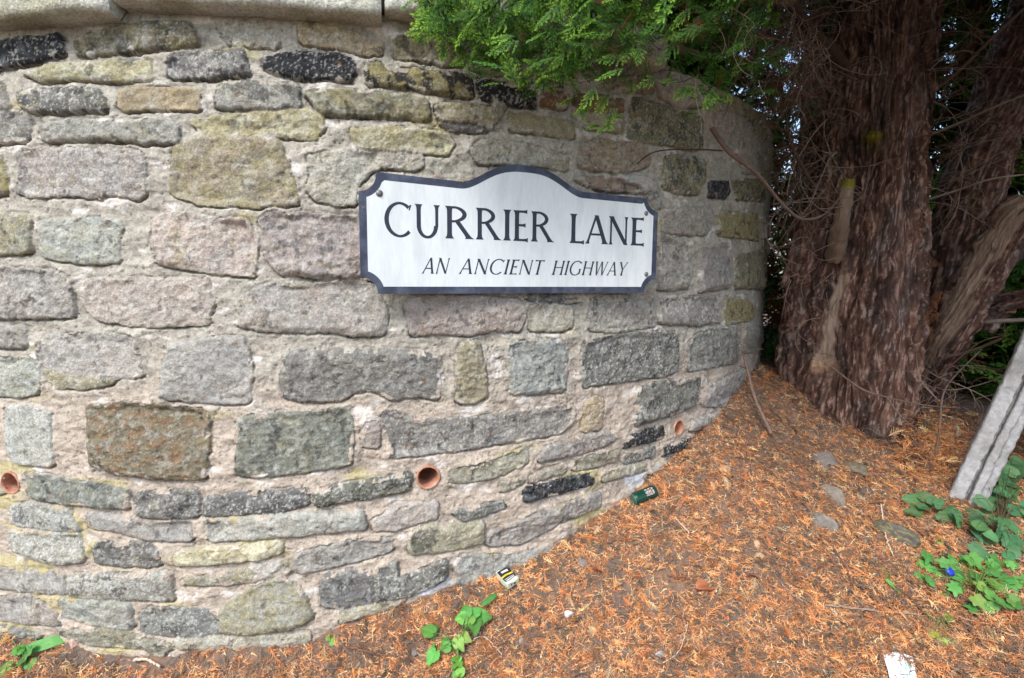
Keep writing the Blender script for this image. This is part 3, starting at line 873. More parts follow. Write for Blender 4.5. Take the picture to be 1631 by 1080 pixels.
def glyph(ch, T=.150, N=.072):
    g = Glyph()
    if ch == 'C':
        g.arc(.52, .5, .52, .53, 50, 314, T, N * 1.15); g.stem(.835, .79, .885, .955, .05, -.4, .6); W = .93
    elif ch == 'U':
        g.stem(.15, 1, .15, .30, T, 1, 0); g.arc(.46, .36, .385, .39, 180, 360, T, N * 1.2); g.stem(.80, 1, .80, .34, T * .72, 1.4, 0); W = .93
    elif ch == 'R':
        g.stem(.15, 0, .15, 1, T); g.arc(.28, .755, .42, .25, -90, 90, T * .95, N); g.stem(.14, .965, .32, .965, N, 0, 0); g.stem(.14, .535, .32, .535, N, 0, 0)
        g.stem(.40, .53, .80, .0, T * .9, 0, .9); W = .90
    elif ch == 'I': g.stem(.14, 0, .14, 1, T); W = .28
    elif ch == 'E':
        g.stem(.14, 0, .14, 1, T); g.stem(.14, .965, .52, .965, N, 0, 1.3); g.stem(.14, .52, .46, .52, N, 0, 1.3); g.stem(.14, .035, .55, .035, N, 0, 1.5); W = .56
    elif ch == 'L': g.stem(.14, 0, .14, 1, T); g.stem(.14, .035, .55, .035, N, 0, 1.7); W = .57
    elif ch == 'A':
        g.stem(.08, 0, .42, 1, N * 1.1, 1.3, 0); g.stem(.78, 0, .42, 1, T, .9, 0); g.stem(.2, .33, .62, .33, N, 0, 0); W = .86
    elif ch == 'N':
        g.stem(.13, 0, .13, 1, N * 1.1, 1.3, .8); g.stem(.13, 1, .80, 0, T, .3, 0); g.stem(.80, 0, .80, 1, N * 1.1, 0, 1.3); W = .92
    elif ch == 'T': g.stem(.36, 0, .36, 1, T); g.stem(.03, .965, .69, .965, N, 1.6, 1.6); W = .72
    elif ch == 'H': g.stem(.14, 0, .14, 1, T); g.stem(.76, 0, .76, 1, T); g.stem(.14, .52, .76, .52, N, 0, 0); W = .90
    elif ch == 'G':
        g.arc(.52, .5, .52, .53, 50, 315, T, N * 1.15); g.stem(.835, .79, .885, .955, .05, -.4, .6); g.stem(.86, .1, .86, .45, T * .9, 0, .9); W = .98
    elif ch == 'W':
        g.stem(.30, 0, .08, 1, T * .9, 0, .8); g.stem(.30, 0, .52, .95, N, 0, .3); g.stem(.78, 0, .54, 1, T * .9, 0, .5); g.stem(.78, 0, 1.02, 1, N, 0, 1.2); W = 1.08
    elif ch == 'Y': g.stem(.36, 0, .36, .47, T, 1, 0); g.stem(.36, .44, .06, 1, T * .95, 0, .8); g.stem(.36, .44, .68, 1, N, 0, 1.2); W = .72
    return g, W
cnt = [0]
def put(sp, g, u0, v0, sx, sy, slant=0.0, h=.0012):
    for a, b in g.q:
        cnt[0] += 1
        hh = h + .00009 * (cnt[0] % 7)
        n = len(a); Q = np.stack([a, b], 1).reshape(-1, 2)
        u = u0 + Q[:, 0] * sx + Q[:, 1] * sy * slant; v = v0 + Q[:, 1] * sy
        sp.add(sp3(u, v, hh), grid_faces(n, 2))
lw = 'CURRIERLANE'
xr = [(612, 656), (660, 701), (708, 753), (757, 797), (801, 814), (817, 841), (845, 881), (907, 931), (932, 967), (968, 1001), (1004, 1026)]
yb = [(323, 377), (325, 379), (328, 380), (331, 381), (334, 383), (335, 384), (337, 385), (341, 388), (344, 389), (346, 390), (349, 391)]
vb = np.mean([float(sign_uv((a + b) / 2, d)[1]) for (a, b), (c, d) in zip(xr, yb)]); vt = np.mean([float(sign_uv((a + b) / 2, c)[1]) for (a, b), (c, d) in zip(xr, yb)])
s1 = Soup(); s2 = Soup()
for ch, (xa, xb), (c, d) in zip(lw, xr, yb):
    u0 = float(sign_uv(xa, (c + d) / 2)[0]); u1 = float(sign_uv(xb, (c + d) / 2)[0])
    g, W = glyph(ch); put(s1 if xa < 900 else s2, g, u0, vb, (u1 - u0) / W, vt - vb)
s1.build('currier_lettering', M_letter, sign, False); s2.build('lane_lettering', M_letter, sign, False)
tx = 'AN ANCIENT HIGHWAY'
words = [('AN', 671, 718), ('ANCIENT', 730, 868), ('HIGHWAY', 878, 1000)]
b0 = float(sign_uv(680, 437)[1]); b1 = float(sign_uv(990, 438)[1]); t0 = float(sign_uv(680, 411)[1]); t1 = float(sign_uv(990, 417)[1])
b_ = (b0 + b1) / 2; cap = (t0 + t1) / 2 - b_
for wd, xa, xb in words:
    u0 = float(sign_uv(xa, 425)[0]); u1 = float(sign_uv(xb, 425)[0]) - cap * .26
    gl = [glyph(c, .135, .062) for c in wd]; tot = sum(W for g, W in gl) + .10 * (len(gl) - 1)
    sx = (u1 - u0) / tot; u = u0; sp = Soup()
    for g, W in gl: put(sp, g, u, b_, sx, cap, .26); u += (W + .10) * sx
    sp.build('italic_lettering', M_letter, sign, False)
for (px, py, hd) in ((604, 308, 1), (1029, 340, 0), (1029, 437, 0)):
    u, v = sign_uv(px, py); sp = Soup()
    k = 18; th = np.arange(k) * 2 * np.pi / k
    prof = [(.0088, .0011), (.0088, .0022), (.0072, .0028), (.0055, .003), (.0050, .0058), (.0040, .0063), (.0001, .0064)] if hd else [(.0062, .0011), (.0062, .002), (.005, .0028), (.0025, .0033), (.0001, .0034)] or [(.0105, .0011), (.0105, .0022), (.0085, .0028), (.0062, .003), (.0058, .0062), (.0045, .0068), (.0001, .0069)] if hd else [(.0075, .0011), (.0075, .002), (.006, .0031), (.003, .0038), (.0001, .004)]
    V = np.stack([sp3(float(u) + rr * np.cos(th), float(v) + rr * np.sin(th), np.full(k, hh)) for rr, hh in prof], 1)
    sp.add(V.reshape(-1, 3), grid_faces(k, len(prof), True)); sp.build('bolt', M_bolt, sign)
u, v = sign_uv(610, 435); V, Fc = tube(sp3(np.array([float(u)] * 2), np.array([float(v)] * 2), np.array([-.001, .0014])), .0052, 14); mk('screw_hole', V, Fc, M_black, sign)

# ------------------------------------------------------------------ trees
BK = [L(136, 104, 90), L(94, 69, 60), L(54, 41, 38), L(184, 156, 142), L(60, 46, 44)]
def bark_col(U, V, seed, H):
    """fibrous strips: colour follows the strips of the bark"""
    a = fbm(U / .020, V / .26, seed, 4, .6); b = fbm(U / .006, V / .065, seed + 9, 3, .6); c = fbm(U / .09, V / .2, seed + 13, 3)
    t = np.clip(.5 + .38 * a + .3 * b, 0, 1)[..., None]
    col = BK[2] * (1 - sstep(0, .45, t)) + BK[1] * sstep(0, .45, t)
    col = col * (1 - sstep(.4, .85, t)) + BK[0] * sstep(.4, .85, t)
    hi = sstep(.25, .6, b + .25 * a)[..., None] * .7
    col = col * (1 - hi) + BK[3] * hi
    grey = sstep(.0, .6, c)[..., None] * .45
    col = col * (1 - grey) + (col.mean(-1, keepdims=True) * np.array([1.05, .98, .95])) * grey
    return col
def bark_h(U, V, seed):
    a = fbm(U / .022, V / .28, seed, 4, .6); b = fbm(U / .007, V / .07, seed + 9, 3, .6); c = fbm(U / .12, V / .25, seed + 13, 3)
    return .014 * a + .0065 * b + .016 * c - .009 * np.exp(-(a / .12) ** 2)
tree_o = at(1365, 640, 2.42); tree_o[2] = float(gnd(tree_o[0], tree_o[1]))
tree = thing('conifer_tree', 'big conifer with thick shaggy trunk beside the wall end and green boughs hanging over it', 'tree', tuple(tree_o))
TO = np.array(tree_o)
def trunk_mesh(name, zs, cx, cy, rad, parent, seed, nu=420, dz=.005, lobes=(), knots=(), pale=(), zfine=2.4):
    """trunk: z levels with centre & radius; lobes widen it, knots are dark hollows or bosses, pale are barkless strips"""
    z = np.concatenate([np.arange(zs[0], min(zfine, zs[-1]), dz), np.arange(min(zfine, zs[-1]), zs[-1] + .01, .06)])
    X = np.interp(z, zs, cx); Y = np.interp(z, zs, cy); Rr = np.interp(z, zs, rad)
    th = np.arange(nu) * 2 * np.pi / nu
    A, Z = np.meshgrid(th, z, indexing='ij')
    r = np.broadcast_to(Rr, A.shape).copy()
    for (la, off, lr, zlo, zhi) in lobes:
        wgt = sstep(zlo[0], zlo[1], Z) * sstep(zhi[1], zhi[0], Z)
        dd = A - la; disc = (lr * Rr) ** 2 - (off * Rr) ** 2 * np.sin(dd) ** 2
        rl = np.where((disc > 0), off * Rr * np.cos(dd) + np.sqrt(np.maximum(disc, 0)), 0)
        k = .02; rn = np.maximum(r, rl) + k * np.log1p(np.exp(-np.abs(r - rl) / k)) - k * .0
        r = r * (1 - wgt) + np.where(rl > 0, rn - k * .69 * np.exp(-np.abs(r - rl) / k), r) * wgt
    r = r * (1 + .035 * np.sin(3 * A + 2.1 * Z + seed) + .025 * np.sin(5 * A - 1.3 * Z) + .02 * np.sin(9 * A + .8 * Z + 2))
    U = A * float(np.mean(rad))
    fade = np.minimum(1, np.minimum(A, 2 * np.pi - A) / .3)
    Uw = U + .012 * fbm(U / .1, Z / .15, seed + 50, 3)
    h = bark_h(Uw, Z, seed) * fade
    c = bark_col(Uw, Z, seed, h)
    fu = np.exp(-(fbm(Uw / .055, Z / .75, seed + 33, 3) / .13) ** 2) * fade
    h = h - .016 * fu; c = c * (1 - .45 * fu[..., None])
    st_ = sstep(.2, .6, fbm(Uw / .03, Z / .5, seed + 37, 3))[..., None] * .4
    c = c * (1 - st_) + L(150, 124, 112) * (.8 + .3 * fbm(Uw / .006, Z / .1, seed + 39, 2)[..., None]) * st_
    for (ka, kz, kr, kh, kind) in knots:
        dd = np.hypot((A - ka) * Rr, (Z - kz) * .8) / kr + .22 * fbm(U / .03, Z / .03, seed + 70, 3)
        g = np.exp(-dd ** 2 * 1.5)
        h = h + kh * g - .35 * kh * np.exp(-((dd - 1.1) / .35) ** 2)
        if kind == 'dark': cc = L(58, 48, 46)
        elif kind == 'moss': cc = L(150, 140, 40)
        else: cc = L(196, 160, 130)
        c = c * (1 - .8 * g[..., None]) + cc * (.8 + .25 * fbm(U / .01, Z / .01, seed + 3, 2)[..., None]) * .8 * g[..., None]
    for (pa0, pa1, pz0, pz1, pw) in pale:
        pa = np.interp(Z, [pz0, pz1], [pa0, pa1])
        dd = np.abs((A - pa) * Rr + .01 * fbm(U * 0, Z / .06, seed + 80, 3))
        g = sstep(pw, pw * .6, dd) * sstep(pz0 - .03, pz0 + .03, Z) * sstep(pz1 + .04, pz1 - .04, Z)
        h = h * (1 - .8 * g) - .004 * g
        c = c * (1 - g[..., None]) + L(158, 138, 122) * (1 + .45 * fbm(U / .008, Z / .12, seed + 90, 3)[..., None]) * g[..., None]
    r = r + h
    V = np.stack([X + r * np.sin(A), Y - r * np.cos(A), Z], -1)      # A=0 faces -Y, grows towards +X
    V = V - np.array(parent.location)
    # seam at A=0 is turned away from the camera by rotating the ring half a turn
    return mk(name, V.reshape(-1, 3), grid_faces(nu, len(z), True), M_bark, parent, np.clip(c, .006, .8).reshape(-1, 3))
# centre line of the trunk from the picture: (y, left, right) at distance 2.42
lv = [(800, 1230, 1440), (700, 1245, 1450), (620, 1246, 1462), (520, 1252, 1470), (430, 1262, 1474), (330, 1290, 1474), (200, 1318, 1480), (100, 1330, 1484), (0, 1336, 1492)]
zs, cx, cy, rd = [], [], [], []
for y, a, b in lv:
    pa, pb = at(a, y, 2.42), at(b, y, 2.42)
    zs.append(pa[2]); cx.append((pa[0] + pb[0]) / 2); cy.append(2.42); rd.append((pb[0] - pa[0]) / 2 * .84)
zs = [zs[0] - .35] + zs + [3.2, 6.0]; cx = [cx[0]] + cx + [cx[-1] + .04, cx[-1] + .1]; cy = [2.42] + cy + [2.44, 2.5]
rd = [rd[0] * 1.12] + rd + [rd[-1] * .9, .12]
# angle on the ring of a picture point (A=0 faces -Y): the ring faces the camera at about -atan(x/y)
def ring(px, py):
    p = at(px, py, 2.42); i = p[2]; X = np.interp(i, zs, cx); Rr = np.interp(i, zs, rd)
    view = math.atan2(X, 2.42)                       # direction of the axis
    q = np.clip((p[0] - X) / Rr * math.cos(view) * 1.0, -.97, .97)
    return math.asin(q) - view, float(p[2])
def rk(px, py, r, h, kind): a, z = ring(px, py); return (a % (2 * math.pi), z, r, h, kind)
kn = [rk(1385, 240, .085, .035, 'dark'), rk(1390, 238, .028, .03, 'moss'), rk(1410, 462, .06, -.03, 'dark'), rk(1345, 405, .07, .03, 'dark'), rk(1450, 120, .06, .02, 'dark'),
      rk(1395, 690, .05, -.02, 'dark'), rk(1440, 335, .03, -.01, 'dark'), rk(1355, 320, .03, .02, 'dark'), rk(1316, 572, .045, .022, 'pale'), rk(1440, 165, .025, .03, 'dark')]
a0, zz0 = ring(1318, 560); a1, zz1 = ring(1345, 435)
pl = [(a0 % (2 * math.pi), a1 % (2 * math.pi), zz0, zz1, .022)]
trunk_mesh('trunk', zs, cx, cy, rd, tree, 31, lobes=[(-1.45, .62, .62, (.3, .6), (2.2, 2.6)), (-1.0 + math.pi, .4, .75, (-.2, 0), (1.0, 1.5)), (.0, .15, .85, (-.4, -.2), (.2, .6))], knots=kn, pale=pl)
# cut stub with a mossy top
p0, p1 = at(1330, 410, 2.26), at(1352, 285, 2.10)
cv = catmull([p0, at(1340, 350, 2.13), p1], 24)
V, Fc = tube(cv, np.linspace(.036, .022, 24), 20); 
ang = np.tile(np.arange(20), 24); hh = np.repeat(np.arange(24), 20)
stub_c = np.array([L(136, 118, 102)] * (len(V) - 2)) * (1 + .3 * noise(ang * 1.1, hh * .25, 8))[:, None]
top = (hh > 20)[:, None]; stub_c = np.where(top, L(120, 120, 45), stub_c)
V[:480] += (V[:480] - np.repeat(cv, 20, 0)) * (.22 * noise(ang * .7, hh * .4, 4))[:, None]
mk('cut_stub', V - TO, Fc, M_bark, tree, np.concatenate([stub_c, [L(90, 70, 55)], [L(128, 126, 50)]]))

def branch(name, pts, r0, r1, parent, n=40, col=L(120, 98, 84), k=8, wob=.0):
    cv = catmull(pts, n)
    if wob:
        t = np.arange(n); cv = cv + wob * np.stack([noise(t * .35, t * 0 + 1., 5), noise(t * .35, t * 0 + 7., 6), noise(t * .35, t * 0 + 3., 7)], -1) * np.minimum(1, t / 4)[:, None]
    rr = np.linspace(r0, r1, n) * (1 + .12 * noise(np.arange(n) * .9, np.zeros(n), int(r0 * 1e5) % 97))
    V, Fc = tube(cv, rr, k)
    c = np.array(col)[None] * (1 + .3 * noise(V[:, 0] * 120, V[:, 2] * 60, 3))[:, None]
    mk(name, V - np.array(parent.location), Fc, M_twig, parent, c)
    return cv
BR = L(118, 100, 90); BD = L(82, 66, 58); BG = L(140, 128, 116)
def pp(*a): return [at(*q) for q in a]
branch('dead_branch', pp((1340, 312, 2.12), (1312, 342, 2.0), (1275, 348, 1.96), (1240, 318, 1.92), (1212, 283, 1.88), (1190, 264, 1.86), (1165, 246, 1.83), (1150, 228, 1.82), (1133, 203, 1.82)), .004, .008, tree, col=BR)
branch('dead_branch', pp((1345, 105, 2.25), (1320, 75, 2.1), (1292, 50, 2.0), (1262, 5, 1.9), (1240, -60, 1.85)), .022, .017, tree, col=BD)
branch('dead_branch', pp((1292, 290, 2.1), (1262, 232, 2.05), (1250, 170, 2.05), (1240, 90, 2.1)), .006, .004, tree, col=BD)
branch('dead_branch', pp((1480, 215, 2.3), (1530, 195, 2.2), (1580, 172, 2.1), (1660, 140, 2.0)), .006, .003, tree, col=BG)
branch('dead_branch', pp((1480, 150, 2.35), (1530, 110, 2.25), (1580, 60, 2.15), (1640, 5, 2.1)), .007, .005, tree, col=BR)
branch('dead_branch', pp((1478, 318, 2.28), (1525, 303, 2.2), (1580, 285, 2.1), (1660, 275, 2.05)), .005, .003, tree, col=BG)
branch('dead_branch', pp((1510, 568, 2.25), (1550, 558, 2.15), (1598, 538, 2.0)), .007, .005, tree, col=BR)
branch('dead_branch', pp((1540, 515, 2.4), (1580, 512, 2.3), (1660, 508, 2.2)), .012, .008, tree, col=BG)
branch('dead_branch', pp((1325, 585, 2.1), (1370, 618, 2.0), (1410, 632, 1.98), (1470, 645, 2.0), (1530, 650, 2.0)), .004, .002, tree, col=BR)
branch('dead_branch', pp((1412, 635, 2.0), (1440, 668, 1.95), (1470, 690, 1.93)), .003, .0015, tree, col=BR)
branch('dead_branch', pp((1490, 725, 1.93), (1497, 680, 1.93), (1502, 630, 1.98), (1520, 600, 2.05), (1560, 560, 2.1)), .0035, .0025, tree, col=BR)
branch('dead_branch', pp((1111, 86, 1.7), (1085, 78, 1.66), (1062, 50, 1.62), (1033, 15, 1.6), (1010, -40, 1.6)), .010, .013, tree, col=BR)
branch('dead_branch', pp((1265, 3, 1.9), (1180, -5, 1.75), (1090, -10, 1.65), (960, -25, 1.5), (800, -50, 1.35), (690, -70, 1.25)), .015, .006, tree, col=BR)
branch('dead_branch', pp((1150, 240, 1.82), (1100, 238, 1.8), (1040, 243, 1.78), (1000, 275, 1.76)), .003, .0015, tree, col=BD)
branch('dead_branch', pp((1108, 217, 1.8), (1095, 208, 1.8), (1078, 190, 1.8)), .0015, .001, tree, col=BD)
# fans of fine dead twigs
tw = Soup()
def twig(p, d, ln, r, rs, depth=0, curl=1.0, grav=-.15):
    n = 14; P_ = [p]; dd = d / np.linalg.norm(d); ax = rs.normal(0, 1, 3)
    for i in range(n - 1):
        dd = dd + (np.cross(ax, dd) * .07 * curl + rs.normal(0, .05, 3) + np.array([0, 0, grav * .25])) ; dd /= np.linalg.norm(dd)
        P_.append(P_[-1] + dd * ln / (n - 1))
    P_ = np.array(P_)
    c = (L(150, 132, 118) if rs.random() < .6 else L(112, 88, 76)) * rs.uniform(.7, 1.15)
    V, Fc = tube(P_, np.linspace(r, r * .45, n), 4, caps=False); tw.add(V, Fc, c)
    if depth < 2:
        for k in range(rs.integers(1, 4)):
            i = rs.integers(3, n - 2)
            twig(P_[i], (P_[i + 1] - P_[i]) / np.linalg.norm(P_[i + 1] - P_[i]) + rs.normal(0, .55, 3), ln * rs.uniform(.35, .6), r * .65, rs, depth + 1, curl, grav)
rs = np.random.default_rng(5)
for k in range(135):     # left of the trunk, towards the wall
    y = rs.uniform(-40, 330); p = at(rs.uniform(1275, 1335), y, rs.uniform(2.15, 2.6))
    tgt = at(rs.uniform(1130, 1260), y + rs.normal(40, 70), rs.uniform(1.75, 2.3))
    twig(p, tgt - p, rs.uniform(.15, .42), rs.uniform(.0014, .0030), rs, 0, rs.uniform(.3, 1.6))
for k in range(90):     # from the big dead branch and the bough above
    y = rs.uniform(-30, 90); p = at(1257 + y * .75, y, rs.uniform(1.85, 2.05))
    twig(p, np.array([rs.normal(-.5, .4), rs.normal(-.1, .4), -rs.uniform(.1, 1)]), rs.uniform(.12, .4), .0018, rs, 0, 1.2)
for k in range(60):     # right of the trunk
    y = rs.uniform(0, 330); p = at(rs.uniform(1460, 1500), y, rs.uniform(2.2, 2.6))
    tgt = at(rs.uniform(1580, 1720), y + rs.normal(-25, 60), rs.uniform(1.9, 2.4))
    twig(p, tgt - p, rs.uniform(.2, .5), rs.uniform(.0013, .0025), rs, 0, rs.uniform(.3, 1.4))
for k in range(34):     # thicket at the foot of the trunk
    p = at(rs.uniform(1455, 1560), rs.uniform(600, 740), rs.uniform(1.95, 2.3))
    twig(p, np.array([rs.normal(.1, .7), rs.normal(0, .5), rs.normal(.1, .6)]), rs.uniform(.12, .3), rs.uniform(.0013, .0028), rs, 0, 1.4)
for k in range(22):     # low on the trunk, left
    p = at(rs.uniform(1250, 1345), rs.uniform(330, 560), 2.12)
    twig(p, np.array([rs.normal(-.6, .4), -rs.uniform(.1, .6), rs.normal(.0, .6)]), rs.uniform(.08, .22), .0015, rs, 0, 1.6)
for k in range(60):     # inside the hanging bough
    p = at(rs.uniform(900, 1230), rs.uniform(0, 130), rs.uniform(1.55, 1.8))
    twig(p, np.array([rs.normal(-.3, .6), rs.normal(-.2, .4), -rs.uniform(.0, .8)]), rs.uniform(.07, .2), .0013, rs, 1, 1.4)
for k in range(10):     # in front of the wall above the litter
    p = at(rs.uniform(1180, 1215), rs.uniform(520, 600), 2.2)
    twig(p, np.array([-1, -.3, rs.uniform(.1, 1)]), rs.uniform(.1, .25), .0013, rs, 1, 1.2)
tag(tw.build('dead_twigs', M_twig, tree, origin=TO), kind='stuff')

# leaning trunk and broken limb to the right
lean_o = at(1480, 590, 2.62)
lean = thing('leaning_conifer', 'conifer trunk leaning right behind the big trunk, with a pale split broken limb', 'tree', tuple(lean_o))
def bark_tube(name, pts, rads, parent, seed, n=320, k=110, pale=None):
    cv = catmull(pts, n); ln = np.concatenate([[0], np.cumsum(np.linalg.norm(np.diff(cv, axis=0), axis=1))])
    rr = np.interp(np.linspace(0, 1, n), np.linspace(0, 1, len(rads)), rads)
    V, Fc = tube(cv, rr, k, caps=False); V = V.reshape(n, k, 3)
    Vv, U = np.meshgrid(ln, np.arange(k) * 2 * np.pi / k, indexing='ij')
    U2 = np.sin(U / 2) * 2 * rr.mean() * 1.6 + .0 * U
    h = bark_h(U2 + .01 * fbm(U2 / .1, Vv / .1, seed + 5, 2), Vv, seed); c = bark_col(U2, Vv, seed, h)
    if pale is not None:
        nrm = (V - cv[:, None]) / rr[:, None, None]
        g = sstep(.55, .8, (nrm * np.array(pale)).sum(-1) + .4 * fbm(U2 / .05, Vv / .12, seed + 3, 3))
        h = h * (1 - .6 * g) - .012 * g + .004 * g * fbm(U2 / .008, Vv / .2, seed + 8, 3)
        c = c * (1 - g[..., None]) + L(150, 128, 112) * (1 + .6 * fbm(U2 / .01, Vv / .15, seed + 6, 3)[..., None]) * g[..., None]
    V = cv[:, None] + (V - cv[:, None]) * (1 + h / rr[:, None])[..., None]
    V = np.concatenate([V.reshape(-1, 3), cv[:1], cv[-1:]])
    a = np.arange(k); b = (a + 1) % k
    Fc = np.concatenate([Fc, np.stack([np.full(k, n * k), b, a, a], -1), np.stack([np.full(k, n * k + 1), (n - 1) * k + a, (n - 1) * k + b, (n - 1) * k + b], -1)])
    tri = Fc[:, 2] == Fc[:, 3]; q = Fc[~tri]; Fc = np.concatenate([Fc[tri][:, :3], q[:, :3], q[:, [0, 2, 3]]])
    c = np.concatenate([c.reshape(-1, 3), [L(150, 110, 70)], [L(176, 120, 66)]])
    return mk(name, V - np.array(parent.location), Fc, M_bark, parent, np.clip(c, .006, .8))
bark_tube('trunk', pp((1400, 720, 3.0), (1450, 600, 2.85), (1500, 480, 2.70), (1535, 360, 2.68), (1570, 240, 2.66), (1615, 120, 2.64), (1665, 0, 2.62), (1750, -250, 2.6)), [.16, .15, .14, .13, .125, .12, .115, .11], lean, 131)
bark_tube('broken_limb', pp((1415, 680, 2.62), (1470, 600, 2.5), (1512, 530, 2.38), (1550, 460, 2.34), (1590, 395, 2.3), (1622, 340, 2.26), (1640, 315, 2.24)), [.06, .065, .075, .076, .074, .07, .045], lean, 171, pale=(-.88, -.40, .25))
bark_tube('side_limb', pp((1560, 520, 2.5), (1590, 490, 2.45), (1650, 470, 2.35), (1720, 455, 2.3)), [.05, .04, .035, .03], lean, 181, n=80, k=40)

# ---- conifer foliage: flat scale-leaf sprays
def spray(seed, ln, step=.0085, w=.0014, sub=True):
    r = np.random.default_rng(seed); sp = Soup(); tips = []
    def rib(p0, a, l, w, tip, n=3):
        t = np.linspace(0, 1, n); x = p0[0] + np.cos(a) * l * t; y = p0[1] + np.sin(a) * l * t
        z = p0[2] - .25 * l * t * t + .002 * r.normal() * t
        ww = w * (1 - .55 * t); nx, ny = -np.sin(a) * ww, np.cos(a) * ww
        V = np.stack([np.stack([x + nx, y + ny, z], -1), np.stack([x, y, z + w * .7], -1), np.stack([x - nx, y - ny, z], -1)], 1).reshape(-1, 3)
        sp.add(V, grid_faces(n, 3)); tips.append(np.repeat(tip[0] + (tip[1] - tip[0]) * t, 3))
        return np.stack([x, y, z], -1)
    n = max(4, int(ln / step)); a = 0; p = np.array([0., 0, 0]); side = 1
    for i in range(n):
        t = i / n; a += r.normal(0, .06)
        q = p + np.array([math.cos(a), math.sin(a), -.25 * t]) * step
        rib(p, a, step * 1.1, w * (1.5 - .6 * t), (t * .4, t * .5 + (i == n - 1) * .4))
        side = -side
        bl = ln * .42 * (1 - t) ** .7 * r.uniform(.75, 1.15) + .006
        ba = a + side * r.uniform(.65, .95); bp = p.copy(); m = max(2, int(bl / (step * .62)))
        for j in range(m):
            u = j / m; tip = .15 + .35 * t + .5 * u
            bq = bp + np.array([math.cos(ba), math.sin(ba), -.3 * u]) * step * .62
            rib(bp, ba, step * .68, w * (1.25 - .4 * u), (tip, tip + .1 + (j == m - 1) * .3))
            if sub:
                for sg in ((-1, 1) if j % 2 == 0 else (1,)):
                    rib(bp, ba + sg * r.uniform(.5, .8), step * r.uniform(.7, 1.05) * (1 - .5 * u), w * 1.1, (tip, min(1, tip + .35)), 2 if 0 else 3)
            bp = bq; ba -= side * .05 + r.normal(0, .05)
        p = q
    return np.concatenate(sp.v), np.concatenate(sp.f), np.clip(np.concatenate(tips), 0, 1)
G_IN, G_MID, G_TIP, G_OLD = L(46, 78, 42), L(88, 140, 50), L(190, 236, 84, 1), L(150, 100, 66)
def foliage(name, parent, base, dirs, ups, scale, fresh, seed, variants, dead=None):
    r = np.random.default_rng(seed); m = len(base)
    X = np.asarray(dirs, float); Rm = frame(X, np.asarray(ups, float)) * np.asarray(scale)[:, None, None]
    var = r.integers(0, len(variants), m); vs, fs_, cs, off = [], [], [], 0
    dead = np.zeros(m, bool) if dead is None else dead
    br = r.uniform(.75, 1.2, m)
    for k, (tv, tf, tt) in enumerate(variants):
        s = np.where(var == k)[0]
        if not len(s): continue
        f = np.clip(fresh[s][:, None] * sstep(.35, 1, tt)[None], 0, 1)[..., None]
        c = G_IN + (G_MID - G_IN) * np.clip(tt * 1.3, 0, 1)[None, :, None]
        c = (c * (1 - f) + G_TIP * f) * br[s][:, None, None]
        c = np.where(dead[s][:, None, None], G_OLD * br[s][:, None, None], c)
        V, Fc, C = stamp(tv, tf, None, Rm[s], base[s], c)
        vs.append(V); fs_.append(Fc + off); cs.append(C); off += len(V)
    return mk(name, np.concatenate(vs) - np.array(parent.location), np.concatenate(fs_), M_green, parent, np.concatenate(cs))
SPA = [spray(300 + k, .10) for k in range(6)]
SPB = [spray(330 + k, .22, .022, .0045, True) for k in range(4)]
# the bough hanging over the wall; tips traced roughly, each spray's base lies up and to the right of its tip
tips = []
edge = [(645, 50), (662, 62), (655, 35), (680, 30), (700, 92), (722, 106), (748, 116), (690, 70), (730, 80), (770, 120), (800, 124), (830, 130), (860, 140), (882, 150), (905, 172), (925, 180), (880, 120),
        (948, 214), (962, 205), (940, 190), (975, 182), (1010, 150), (1050, 140), (1082, 158), (1100, 150), (1125, 178), (1120, 160), (1160, 150), (1168, 120), (1150, 100), (1165, 70), (1185, 55), (1250, 20), (1245, 8), (1225, 30), (1190, 95),
        (1170, 165), (1140, 172), (700, 40), (745, 60), (790, 80), (840, 95), (900, 110)]
r = np.random.default_rng(12)
for e in edge:
    for q in range(2): tips.append((e[0] + r.normal(0, 6), e[1] + r.normal(0, 6), 1))
while len(tips) < 800:
    x, y = r.uniform(650, 1230), r.uniform(-70, 170)
    lim = np.interp(x, [640, 720, 800, 900, 960, 1000, 1080, 1150, 1200, 1260], [40, 92, 115, 135, 145, 115, 100, 95, 60, 20])
    if y < lim and r.random() < np.interp(y / max(lim, 1), [0, .55, 1], [1, .9, .35]) * np.interp(x, [650, 950, 1080, 1230], [1, .9, .4, .3]): tips.append((x, y, 0))
for q in range(60):
    tips.append((r.uniform(1085, 1230), r.uniform(30, 150), 2))
tips = np.array(tips)
Yd = np.interp(tips[:, 0], [640, 800, 1000, 1250], [1.25, 1.36, 1.52, 1.78]) + r.uniform(-.16, .12, len(tips)) * (1 - .3 * tips[:, 2])
wlim = np.interp(tips[:, 0], [640, 800, 1000, 1250], [1.40, 1.50, 1.66, 2.2]); Yd = np.minimum(Yd, wlim - .04)
tp = at(tips[:, 0], tips[:, 1], Yd)
dr = np.stack([r.normal(-.45, .5, len(tips)), r.normal(-.4, .45, len(tips)), r.normal(-.45, .45, len(tips))], -1)
e_ = tips[:, 2] == 1
dr[e_, 0] = r.normal(-.5, .35, e_.sum()) + (tips[e_, 0] > 1100) * .5; dr[e_, 2] = r.normal(-.45, .3, e_.sum()) + (tips[e_, 0] > 1180) * .6
dr /= np.linalg.norm(dr, axis=1)[:, None]
ups = np.stack([r.normal(0, .5, len(tips)), r.normal(-.7, .4, len(tips)), r.normal(.7, .4, len(tips))], -1)
sc = r.uniform(.55, 1.0, len(tips)); sc[e_] *= .8
dk_ = tips[:, 2] == 2; tips[dk_, 2] = 0
